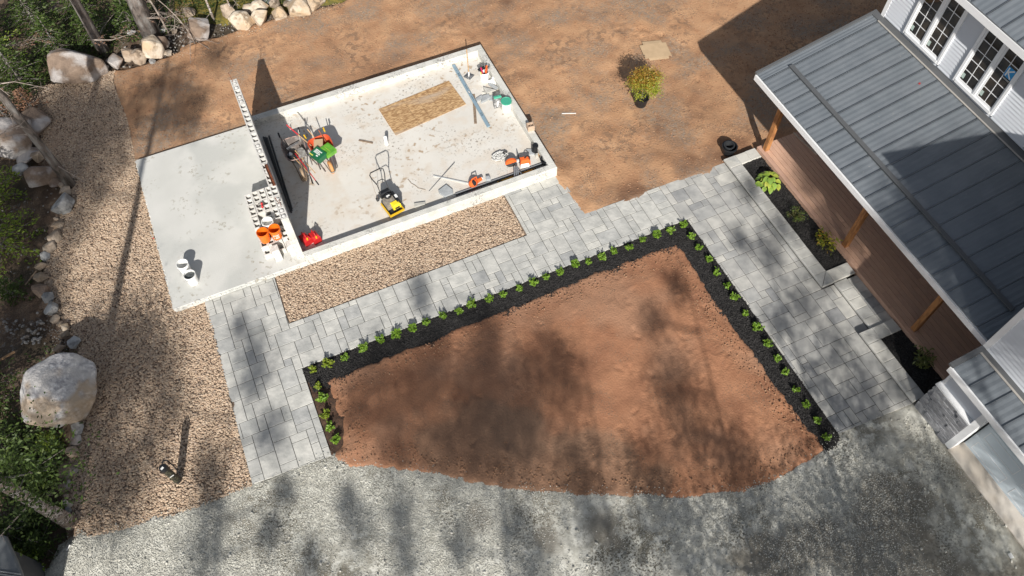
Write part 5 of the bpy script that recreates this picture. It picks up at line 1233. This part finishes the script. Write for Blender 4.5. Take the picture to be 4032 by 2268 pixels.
MB().box((-.02, .02, .24), (.3, .3, .22)).build('engine_block', mat('cast_metal', (.30, .27, .22), (.2, .18, .16), 15), e)
MB().sph((.0, .12, .42), (.12, .10, .07)).build('fuel_tank', m_blk, e, smooth=True)
mb = MB(); mb.tube([(0, .12, .48), (0, .12, .51)], .035, 12); mb.build('fuel_cap', m_ink, e)
MB().box((-.02, .06, .50), (.10, .04, .01)).build('label_plate', m_wpl, e)
MB().box((.17, .02, .33), (.10, .42, .15), bev=.04).build('belt_guard', m_blk, e); MB().box((.19, .0, .407), (.07, .12, .004)).build('label_plate', m_wpl, e)
MB().box((-.0, .30, .36), (.32, .16, .20), bev=.03).build('water_tank', m_blk, e)
for s_ in (-1, 1): MB().tube([(s_*.14, .2, .15), (s_*.14, HL_*.42, .45), (s_*.13, HL_*.66, .70)], .013, 7).build('handle_strut', m_dksteel, e)
MB().tube([(-.13, HL_*.66, .70), (-.20, HL_*.84, .88), (-.21, HL_*.95, .97), (-.16, HL_*1.02, 1.0), (.16, HL_*1.02, 1.0), (.21, HL_*.95, .97), (.20, HL_*.84, .88), (.13, HL_*.66, .70)], .016, 8).build('handle_loop', m_blk, e)
MB().tube([(-.13, HL_*.66, .70), (-.07, HL_*.74, .76), (.07, HL_*.74, .76), (.13, HL_*.66, .70)], .012, 7).build('handle_brace', m_blk, e)
MB().tube([(-.22, HL_*.86, .88), (-.25, HL_*.6, .55), (-.24, .3, .3)], .004, 5).build('throttle_cable', m_owood, e)
for s_ in (-1, 1): t = MB(); t.lathe([(.02, -.03), (.06, -.03), (.06, .03), (.02, .03)], n=12); t.v = [(z+s_*.22, y+.42, x+.1) for x, y, z in t.v]; t.build('wheel', m_dksteel, e)
MB().tube([(-.25, .42, .1), (.25, .42, .1)], .01, 6).build('axle', m_dksteel, e)

# osb sheet
P = [G(*v, GZ) for v in ((1491, 431), (1767, 319), (1835, 411), (1558, 534))]
m_osb = mat('strand_board', (.56, .37, .19), (.30, .17, .075), 16, stretch=(.5, 1.8, 1), bump=.5, lo=.40, hi=.58, detail=4, c3=(.44, .34, .25), scale3=.8)
MBo = MB(); MBo.prism([(p.x, p.y) for p in P], GZ+.004, GZ+.018); o = MBo.build('strand_board_sheet', m_osb); tag(o, 'full sheet of tan strand board lying flat on the garage floor', 'strand board')
st_ = MB(); a, b, c_, d_ = P
for k in range(1, 6): u = k/6; s = a.lerp(b, u); t = d_.lerp(c_, u); s.z = t.z = GZ+.0185; st_.bar(s, t, .004, .001)
o2 = st_.build('printed_line', m_ink); o2.parent = o
# long straightedge
a = c2(176, 322, GZ+.06); b = c2(464, 826, GZ+.06); dd = (b-a).normalized()
e = empty('straightedge', a, 'long blue grey aluminium straightedge across the far end of the floor', 'straightedge', rz=yaw_of(a, b)); L = (b-a).length
MB().b(0, L, -.05, .05, -.02, .015).build('bar', m_blue, e)
for t, big in ((.17, 0), (.46, 1), (.81, 0)):
    x = L*t; MB().b(x-.06, x+.06, -.022, .022, .0152, .0165).build('hand_hole', m_ink, e); MB().b(x-.045, x+.045, -.013, .013, .0166, .0172).build('hand_hole_inner', m_blue if not big else m_wpl, e)
mb = MB()
for k in range(14):
    for x0 in (.34, .52): mb.b(L*x0+k*.016, L*x0+k*.016+.009, -.004, .012, .0152, .0162)
mb.build('printed_letters', m_ink, e)
for x in (.06, .10, .93): MB().tube([(L*x, 0, .015), (L*x, 0, .0165)], .008, 8).build('rivet', m_ink, e)
a = c2(341, 562, GZ+.012); b = c2(357, 800, GZ+.012); mb = MB(); mb.bar(a, b, .085, .02); tag(mb.build('wood_stake', m_owood), 'weathered wooden stake lying under the blue straightedge', 'stake')
a = G(1413, 552, GZ+.015); b = G(1468, 563, GZ+.015); tag(MB().bar(a, b, .05, .025).build('wood_offcut', m_owood), 'short brown wood offcut on the floor beside the white pipe stub', 'wood offcut')
p = G(1522, 567, GZ); e = empty('pipe_stub', p, 'white plastic pipe stub standing upright in the middle of the floor', 'pipe'); MB().lathe([(.052, 0), (.052, .30), (.045, .33), (0, .335)], n=18).build('body', m_wpl, e, smooth=True); MB().lathe([(.06, 0), (.06, .02), (.05, .02)], n=18).build('collar', m_wpl, e)
# tamper
p = c8(400, 625, GZ); tp = c8(361, 182, GZ+1.07)
e = empty('hand_tamper', p, 'hand tamper standing on its square steel foot near the far curb', 'tamper'); rzt = .55
mb = MB(); mb.box((0, 0, .015), (.25, .25, .015), rzt); mb.build('foot_plate', m_steel, e)
mb = MB(); [mb.bar((0, 0, .07), (math.cos(rzt+math.pi/4+k*math.pi/2)*.15, math.sin(rzt+math.pi/4+k*math.pi/2)*.15, .03), .012, .03) for k in range(4)]; mb.build('rib', m_dksteel, e)
MB().tube([(0, 0, .02), (0, 0, .2)], .026, 10).build('socket', m_wpl, e); MB().tube([(0, 0, .1), (tp.x-p.x, tp.y-p.y, 1.07)], .017, 8).build('handle', m_wood, e)
# paver offcuts
m_off = mat('paver_offcut_face', (.38, .40, .41), (.32, .34, .35), 5, bump=.3); m_off2 = mat('pale_offcut_face', (.5, .49, .45), (.42, .41, .37), 5, bump=.3)
def off(cr, pts, z0, z1, label, m=m_off, par=None):
    P = [cr(x, y, GZ+z1) for x, y in pts]; cx = sum(p.x for p in P)/len(P); cy = sum(p.y for p in P)/len(P)
    mb = MB(); mb.prism([(p.x-cx, p.y-cy) for p in P], z0, z1, bev=.005); o = mb.build('paver_offcut', m); o.location = (cx, cy, GZ); return tag(o, label, 'paver offcut', 'loose cut pavers')
off(c8, [(712, 742), (738, 700), (872, 800), (840, 828)], .03, .09, 'long cut paver leaning below the white rag'); off(c8, [(628, 792), (838, 842), (690, 892)], .02, .10, 'triangular pale grey cut paver in the offcut heap', m_off2)
off(c8, [(505, 985), (605, 922), (628, 965), (530, 1030)], .0, .06, 'leftmost cut paver of the heap beside the straightedge'); off(c8, [(596, 1045), (622, 935), (722, 905), (750, 965)], .0, .08, 'squarish cut paver in the front of the heap'); off(c8, [(735, 1010), (740, 930), (825, 930), (822, 1010)], .0, .05, 'cut paver behind the grout bag'); off(c8, [(612, 880), (640, 868), (825, 888), (800, 910)], .0, .04, 'narrow pale strip under the triangular offcut', m_off2)
off(cb_, [(1075, 570), (1165, 503), (1237, 560), (1243, 600), (1150, 640), (1090, 600)], .0, .07, 'six sided grey paver on the floor left of the orange blower'); off(cb_, [(802, 715), (928, 698), (926, 722), (808, 758)], .0, .06, 'small white cut paver in the near gutter by the curb', m_off2)
off(cs, [(832, 415), (930, 420), (1000, 480), (985, 520), (910, 520)], .0, .05, 'cut grey paver leaning by the black pot in the right corner'); off(cs, [(1003, 505), (1055, 490), (1058, 540), (1010, 545)], .0, .10, 'small white cut block beside the black pot', m_off2); off(cs, [(60, 930), (130, 920), (155, 990), (65, 1000)], .0, .12, 'small square grey block between the blower and the metal brackets')
o = MB().box(cs(1088, 510, GZ+.03), (.14, .12, .05), .4).build('wood_offcut', m_wood); tag(o, 'brown wood scrap in the right floor corner against the curb', 'wood offcut')
# rag, bag
def lump(name, c, r, seed, m, label, cat, sq=.4, n=.35):
    bm = bmesh.new(); bmesh.ops.create_icosphere(bm, subdivisions=4, radius=1); P = np.array([v.co[:] for v in bm.verts])
    nn = fbm(P[:, 0]*2+P[:, 2]+seed, P[:, 1]*2-P[:, 2], 1.6, seed, 4)
    for v, k in zip(bm.verts, nn): v.co = Vector((v.co.x*r[0]*(1+n*k), v.co.y*r[1]*(1+n*k), max(v.co.z, -.3)*r[2]*(1+n*1.6*k)))
    me = bpy.data.meshes.new(name); bm.to_mesh(me); bm.free(); me.materials.append(m); o = link(name, me); o.location = c; return tag(o, label, cat)
lump('rag', c8(812, 690, GZ+.06), (.17, .12, .09), 3, mat('white_cloth', (.72, .71, .68)), 'crumpled white rag against the right curb below the tool bucket', 'rag', n=.8)
p = c8(868, 1115, GZ); e = empty('grout_bag', p, 'open grey and white grout bag with a green top beside the lidded bucket', 'bag', rz=-.1)
def bagmb(w, d, h, z0=0): mb = MB(); mb.add([(-w, -d, z0), (w, -d, z0), (w, d, z0), (-w, d, z0), (-w*1.1, -d*1.2, h*.5), (w*1.1, -d*1.2, h*.5), (w*1.1, d*1.2, h*.5), (-w*1.1, d*1.2, h*.5), (-w, -d*.6, h), (w, -d*.6, h), (w, d*.6, h), (-w, d*.6, h)], [(0, 1, 5, 4), (1, 2, 6, 5), (2, 3, 7, 6), (3, 0, 4, 7), (4, 5, 9, 8), (5, 6, 10, 9), (6, 7, 11, 10), (7, 4, 8, 11), (8, 9, 10, 11)]); return mb
bagmb(.12, .06, .40).build('body', mat('grey_bag', (.34, .34, .34), (.12, .12, .12), 14), e); bagmb(.11, .05, .05).build('top', m_grn, e).location = (0, 0, .385)
MB().add([(-.05, -.078, .08), (-.01, -.078, .08), (.02, -.076, .3), (-.03, -.076, .3)], [(0, 1, 2, 3)]).build('printed_letters', m_wpl, e)
# cable coil, saw
q = cs(330, 570, GZ+.03); e = empty('rope_coil', q, 'untidy coil of white rope and strap beside the orange saw', 'rope')
rs = random.Random(4); pts = []
for k in range(150): a = k*.42; r_ = .12+.08*math.sin(k*.37)+rs.uniform(-.03, .03); pts.append((math.cos(a)*r_*1.25, math.sin(a)*r_*.8, .0+.05*abs(math.sin(k*.7))+rs.uniform(0, .02)))
MB().tube(pts, .013, 5).build('rope', mat('white_rope', (.70, .70, .67), (.35, .35, .34), 30), e); MB().tube([(.16, -.02, .07), (.12, .05, .08), (.19, .08, .08), (.24, .02, .07)], .018, 6).build('black_strap', m_ink, e)
pb = cs(545, 690, GZ+.16); pe = cs(815, 640, GZ+.16); rz = yaw_of(pb, pe); L = (pe-pb).length
e = empty('cut_off_saw', (pb.x, pb.y, GZ), 'orange and white petrol cut-off saw standing near the right curb', 'saw', rz=rz)
t = MB(); t.lathe([(.0, -.003), (.16, -.003), (.16, .003), (.0, .003)], n=28); t.v = [(x, z, y+.16) for x, y, z in t.v]; t.build('blade', m_dksteel, e)
t = MB(); vs = []
for s_ in (-.035, .035):
    for k in range(13): a = math.radians(20+k*13.5); vs.append((math.cos(a)*.175, s_, .17+math.sin(a)*.175))
n = 13; fs = [(k, k+1, n+k+1, n+k) for k in range(n-1)]+[tuple(range(n)), tuple(range(n, 2*n))[::-1]]; t.add(vs, fs); t.build('blade_guard', m_or2, e)
MB().bar((.02, .03, .17), (L*.75, .04, .17), .05, .07).build('belt_arm', mat('light_grey_cast', (.6, .6, .58)), e)
MB().box((L*.95, .0, .17), (.30, .22, .2), bev=.05).build('engine_cover', m_or2, e); MB().box((L*.9, -.08, .09), (.26, .12, .14), bev=.03).build('tank', m_wpl, e)
MB().tube([(L*.55, -.12, .14), (L*.55, -.12, .34), (L*.55, .12, .34), (L*.55, .12, .14)], .014, 7).build('front_handle', m_ink, e); MB().tube([(L*.95, 0, .28), (L*1.1, 0, .36), (L*1.3, 0, .30), (L*1.3, 0, .18)], .018, 7).build('rear_handle', m_ink, e)
# rails and level along the near curb
for k, (yo, r_) in enumerate(((.0, .022), (.05, .018))):
    a = G(1790, 757+k*2, GZ+.03); b = cs(1105, 628+k*6, GZ+.03); b.y = a.y = 13.36+.28-yo*1.2
    o = MB().tube([a, b], r_, 8).build('pipe', m_dksteel if k else mat('grey_pipe', (.22, .23, .24))); tag(o, ('long grey pipe along the inside of the near curb', 'long black pipe tight beside the grey pipe at the near curb')[k], 'pipe')
a = cs(262, 1005, GZ+.05); b = cs(972, 742, GZ+.05); a.y = b.y = 13.36+.14
e = empty('spirit_level', a, 'long yellow spirit level lying in the gutter against the near curb', 'level'); L = b.x-a.x; MB().b(0, L, -.03, .03, -.04, .02).build('bar', mat('level_yellow', (.55, .30, .02), rough=.4), e)
for x in (.02, .06, .92, .97): MB().b(L*x, L*x+.05, -.02, .02, .0202, .022).build('end_cap', m_ink, e)
for k in range(3):
    x = .38+k*.1; MB().b(L*x, L*x+.15, -.012, .012, .0202, .0215).build('printed_label', m_ink, e)
q = cs(610, 850, GZ+.12); q.y = 13.45
e = empty('metal_brackets', q, 'grey folded metal angle brackets leaning on the near curb over the yellow level', 'brackets')
for k in range(3): MB().bar((-.10+.06*k, -.05, .0), (.02+.05*k, .22, .12), .035, .012).build('bracket', m_steel, e); MB().bar((.16, -.08, .02), (.04, .22, .12), .03, .012).build('bracket', m_steel, e) if k == 0 else None
q = cs(1150, 640, GZ); e = empty('black_tub', (q.x, 13.62, GZ), 'black rubber tub jammed in the right near corner of the floor', 'tub'); MB().lathe([(0, .01), (.10, 0), (.13, .18), (.15, .18), (.15, .2), (.12, .2), (.09, .03), (0, .03)], n=14).build('body', m_blk, e)
p = cs(1000, 465, GZ); e = empty('plant_pot', p, 'black plastic plant pot standing upside down beside the right curb', 'plant pot'); MB().lathe([(.12, 0), (.13, 0), (.13, .035), (.115, .04), (.09, .27), (0, .27)], n=20).build('body', m_blk, e); [MB().sph((.06*math.cos(a), .06*math.sin(a), .27), .015, 6, 4).build('drain_hole', m_ink, e) for a in (0, 2.1, 4.2)]
q = c2(800, 835, .38); o = link('concrete_block', block_mesh(m_tanblock)); o.location = (7.12, q.y-.05, .381); o.scale = (1, .52, 1); o.rotation_euler = (0, 0, 1.45); tag(o, 'single tan hollow block standing on the right hand curb', 'concrete block')
# blower
p = cb_(1495, 525, GZ); e = empty('leaf_blower', (p.x, p.y+.05, GZ), 'orange hand blower lying in the gutter by the near curb', 'blower', rz=.25)
MB().sph((-.05, 0, .13), (.15, .12, .13), 12, 8).build('body', m_or2, e, smooth=True); MB().tube([(.05, 0, .12), (.17, -.01, .12), (.24, -.02, .13)], [.075, .055, .05], 12).build('nozzle', m_or2, e); MB().tube([(.24, -.02, .13), (.26, -.02, .13)], .045, 12).build('nozzle_tip', m_wpl, e)
MB().tube([(-.12, 0, .24), (-.08, 0, .33), (.06, 0, .32), (.08, 0, .2)], .018, 7).build('handle', m_or2, e); MB().sph((-.06, -.03, .17), (.08, .1, .1)).build('intake', m_ink, e)
o = MB().bar(G(1706, 692, GZ+.02), G(1846, 722, GZ+.02), .035, .03).build('metal_strip', mat('galvanised', (.62, .63, .62), rough=.4, metal=.3)); tag(o, 'bright metal strip lying on the floor toward the orange blower', 'metal strip')
o = MB().tube([G(1689, 753, GZ+.012), G(1790, 640, GZ+.05)], .01, 6).build('metal_rod', m_steel); tag(o, 'thin grey rod crossing the bright metal strip', 'metal rod')
o = MB().tube([cb_(735, 445, GZ+.01), cb_(770, 490, GZ+.01), cb_(815, 515, GZ+.012), cb_(850, 545, GZ+.01), cb_(930, 563, GZ+.01)], .008, 5).build('cord', m_owood); tag(o, 'thin curved twig like cord on the floor right of the compactor', 'cord')

# ------------------------------------------------------------------ yard, gravel and deck things
cy = crop(2400, 100, 2.899)
P = [cy(*v, .03) for v in ((340, 232), (382, 228), (370, 190), (585, 172), (597, 200), (640, 195), (708, 345), (672, 350), (680, 378), (460, 403), (445, 380), (408, 387))]
mb = MB(); mb.add([(p.x, p.y, .045+.008*math.sin(i*2)) for i, p in enumerate(P)]+[(p.x, p.y, .038+.008*math.sin(i*2)) for i, p in enumerate(P)], [tuple(range(12))[::-1], tuple(range(12, 24))]+[(i, (i+1) % 12, 12+(i+1) % 12, 12+i) for i in range(12)])
tag(mb.build('cardboard_sheet', m_card), 'flattened cardboard box lying on the dirt yard behind the potted maple', 'cardboard')
p = G(2866, 600, 0); e = empty('plant_pot', (p.x, p.y, 0), 'empty black plant pots nested together beside the retaining wall corner', 'plant pot')
MB().lathe([(0, 0), (.17, 0), (.21, .24), (.235, .24), (.235, .28), (.2, .28), (.16, .03), (0, .03)], n=24).build('pot', m_blk, e); MB().lathe([(.10, .1), (.14, .30), (.165, .30), (.165, .325), (.13, .325), (.09, .12), (0, .12)], c=(-.02, .02, 0), n=22).build('inner_pot', mat('worn_black_plastic', (.03, .032, .035), rough=.3), e)
o = MB().bar(G(2212, 447, .03), G(2268, 446, .03), .022, .015).build('white_stick', m_wpl); tag(o, 'short white stick lying alone on the dirt yard', 'stick')
a = G(3124, 522, .252); b = G(3218, 610, .252); o = MB().bar(a, b, .05, .02).build('wood_lath', mat('pale_wood', (.55, .44, .34), (.45, .36, .28), 10)); tag(o, 'pale wooden lath lying on the porch deck', 'wood lath')
p = G(3620, 330, zr(14.5)+.0); lf = MB().box((0, 0, 0), (.05, .04, .006), .5).build('fallen_leaf', M_('red_leaf', (.4, .02, .02))); 
rr_ = ray(3620, 330); t_ = (CAM_H-3.0+SL*12.4)/(SL*rr_[0]-rr_[2]); lf.location = (rr_[0]*t_, rr_[1]*t_, CAM_H+rr_[2]*t_+.012); lf.rotation_euler = (0, -math.atan(SL), 0); tag(lf, 'tiny red leaf fallen on the grey porch roof', 'leaf')
c1 = crop(0, 700, 1.932); a = c1(1142, 412, .22); b = c1(1168, 462, .02); e = empty('marker_stake', b, 'thin grey stake with a red tip leaning on the left edge of the slab', 'stake'); MB().tube([(0, 0, 0), a-b], .012, 6).build('shaft', m_steel, e); MB().tube([(0, 0, 0), (a-b)*.15], .017, 6).build('tip', m_red, e)
# camouflage tube
p = G(702, 1893, 0); e = empty('speaker_tube', p, 'black camouflage patterned cylinder with a strap standing alone on the tan river gravel', 'cylinder', rz=.3)
m_camo = mat('camouflage', (.03, .035, .022), (.012, .012, .012), 14, rough=.5, c3=(.09, .085, .055), scale3=18)
MB().lathe([(0, 0), (.07, 0), (.082, .02), (.082, .82), (.088, .83), (.088, .90), (.08, .93), (0, .93)], n=22).build('body', m_camo, e, smooth=False)
MB().lathe([(.09, .84), (.097, .85), (.097, .90), (.085, .945), (.05, .955), (0, .955)], n=22).build('lid', m_blk, e); MB().box((-.02, -.02, .96), (.07, .05, .006), .3).build('label_plate', m_wpl, e); MB().lathe([(.085, .05), (.09, .06), (.09, .09), (.085, .1)], n=22).build('base_ring', m_blk, e)
MB().tube([(.03, .10, .93), (.09, .13, .95), (.15, .10, .90), (.155, .06, .5), (.12, .03, .12)], [.022, .022, .016, .014, .014], 7).build('strap', m_ink, e)
MB().b(-.05, .05, -.0865, -.0835, .5, .53).build('printed_letters', m_wpl, e)
o = MB().bar(G(262, 2168, .0), G(276, 2146, .02), .03, .02).build('white_stick', m_wpl); tag(o, 'short white stake lying at the corner of the driveway by the birch', 'stick')
o = MB().bar(G(3974, 2178, .005), G(3986, 2198, .005), .09, .01).build('paper_scrap', m_wpl); tag(o, 'white paper scrap on the driveway near the lower right corner', 'paper')
o = MB().tube([crop(0, 900, 2.635)(262, 585, -.05), crop(0, 900, 2.635)(385, 430, 0)], .02, 6).build('fallen_stick', m_owood); tag(o, 'brown stick lying on the shaded bank behind the rock edging', 'stick')
o = MB().tube([G(0, 1418, .0), G(30, 1400, .03), G(58, 1385, .0)], .035, 6).build('fallen_stick', mat('peeled_wood', (.36, .22, .12))); tag(o, 'peeled brown branch on the left edge above the huge boulder', 'stick')
c0_ = crop(0, 0, 1.932)
for (px, py, lb, n) in ((215, 330, 'dead fir bough with reddish needles hanging over the left gravel', 9), (1290, 125, 'broken bough with pale orange dead needles near the thick trunk', 8), (900, 290, 'low dead bough of reddish needles behind the round brown rock', 6)):
    q = c0_(px, py, .8); rs = np.random.RandomState(px); e = empty('dead_bough', q, lb, 'dead branch'); mb = MB(); P = []; Dd = []
    mb.tube([(-.9, .2, .1), (-.2, 0, .0), (.5, .1, -.05)], [.02, .014, .005], 5)
    for k in range(n*3): t = rs.uniform(0, 1); b = np.array([-.8+1.3*t, .15-.1*t, .05]); d = np.array([rs.uniform(.1, .5), rs.uniform(-.5, .5), rs.uniform(-.15, .05)]); mb.tube([tuple(b), tuple(b+d)], [.005, .002], 4, cap=False); P.append(b+d*rs.uniform(.3, 1, (10, 1))+rs.normal(size=(10, 3))*.02)
    mb.build('twigs', m_dead, e); V, F_ = leaf_cards(np.concatenate(P), .07, rs, aspect=.25); mesh_from(V, F_, 'needles', m_folr, e)

# corner of a grey roof at the lower left, footprints and stains stay in the materials
P = [G(-200, 2040, 1.6), G(20, 2110, 1.6), G(62, 2200, 1.6), G(96, 2290, 1.6), G(60, 2420, 1.6), G(-300, 2420, 1.6)]
e = empty('shed', (P[1].x-1, P[1].y-1, 0), 'low grey building corner with a smooth grey roof, cut by the bottom left picture corner', 'shed')
o_ = e.location; MB().prism([(p.x-o_.x, p.y-o_.y) for p in P], 1.5, 1.6, bev=.03).build('roof', mat('smooth_grey_roof', (.16, .17, .175), rough=.5), e)
MB().prism([(p.x-o_.x-.15, p.y-o_.y-.1) for p in P], -.2, 1.49).build('wall', mat('dark_grey_wall', (.07, .072, .075)), e)
a = G(0, 2215, 1.6); b = G(84, 2262, 1.6); mb = MB()
for k in range(4): d_ = Vector((.0, -.06*k, 0)); mb.tube([a+d_-o_+Vector((-.8, .3, .02)), b+d_-o_+Vector((0, 0, .02))], .014, 6)
mb.build('roof_rib', mat('pale_grey_rib', (.30, .31, .31), rough=.4), e)
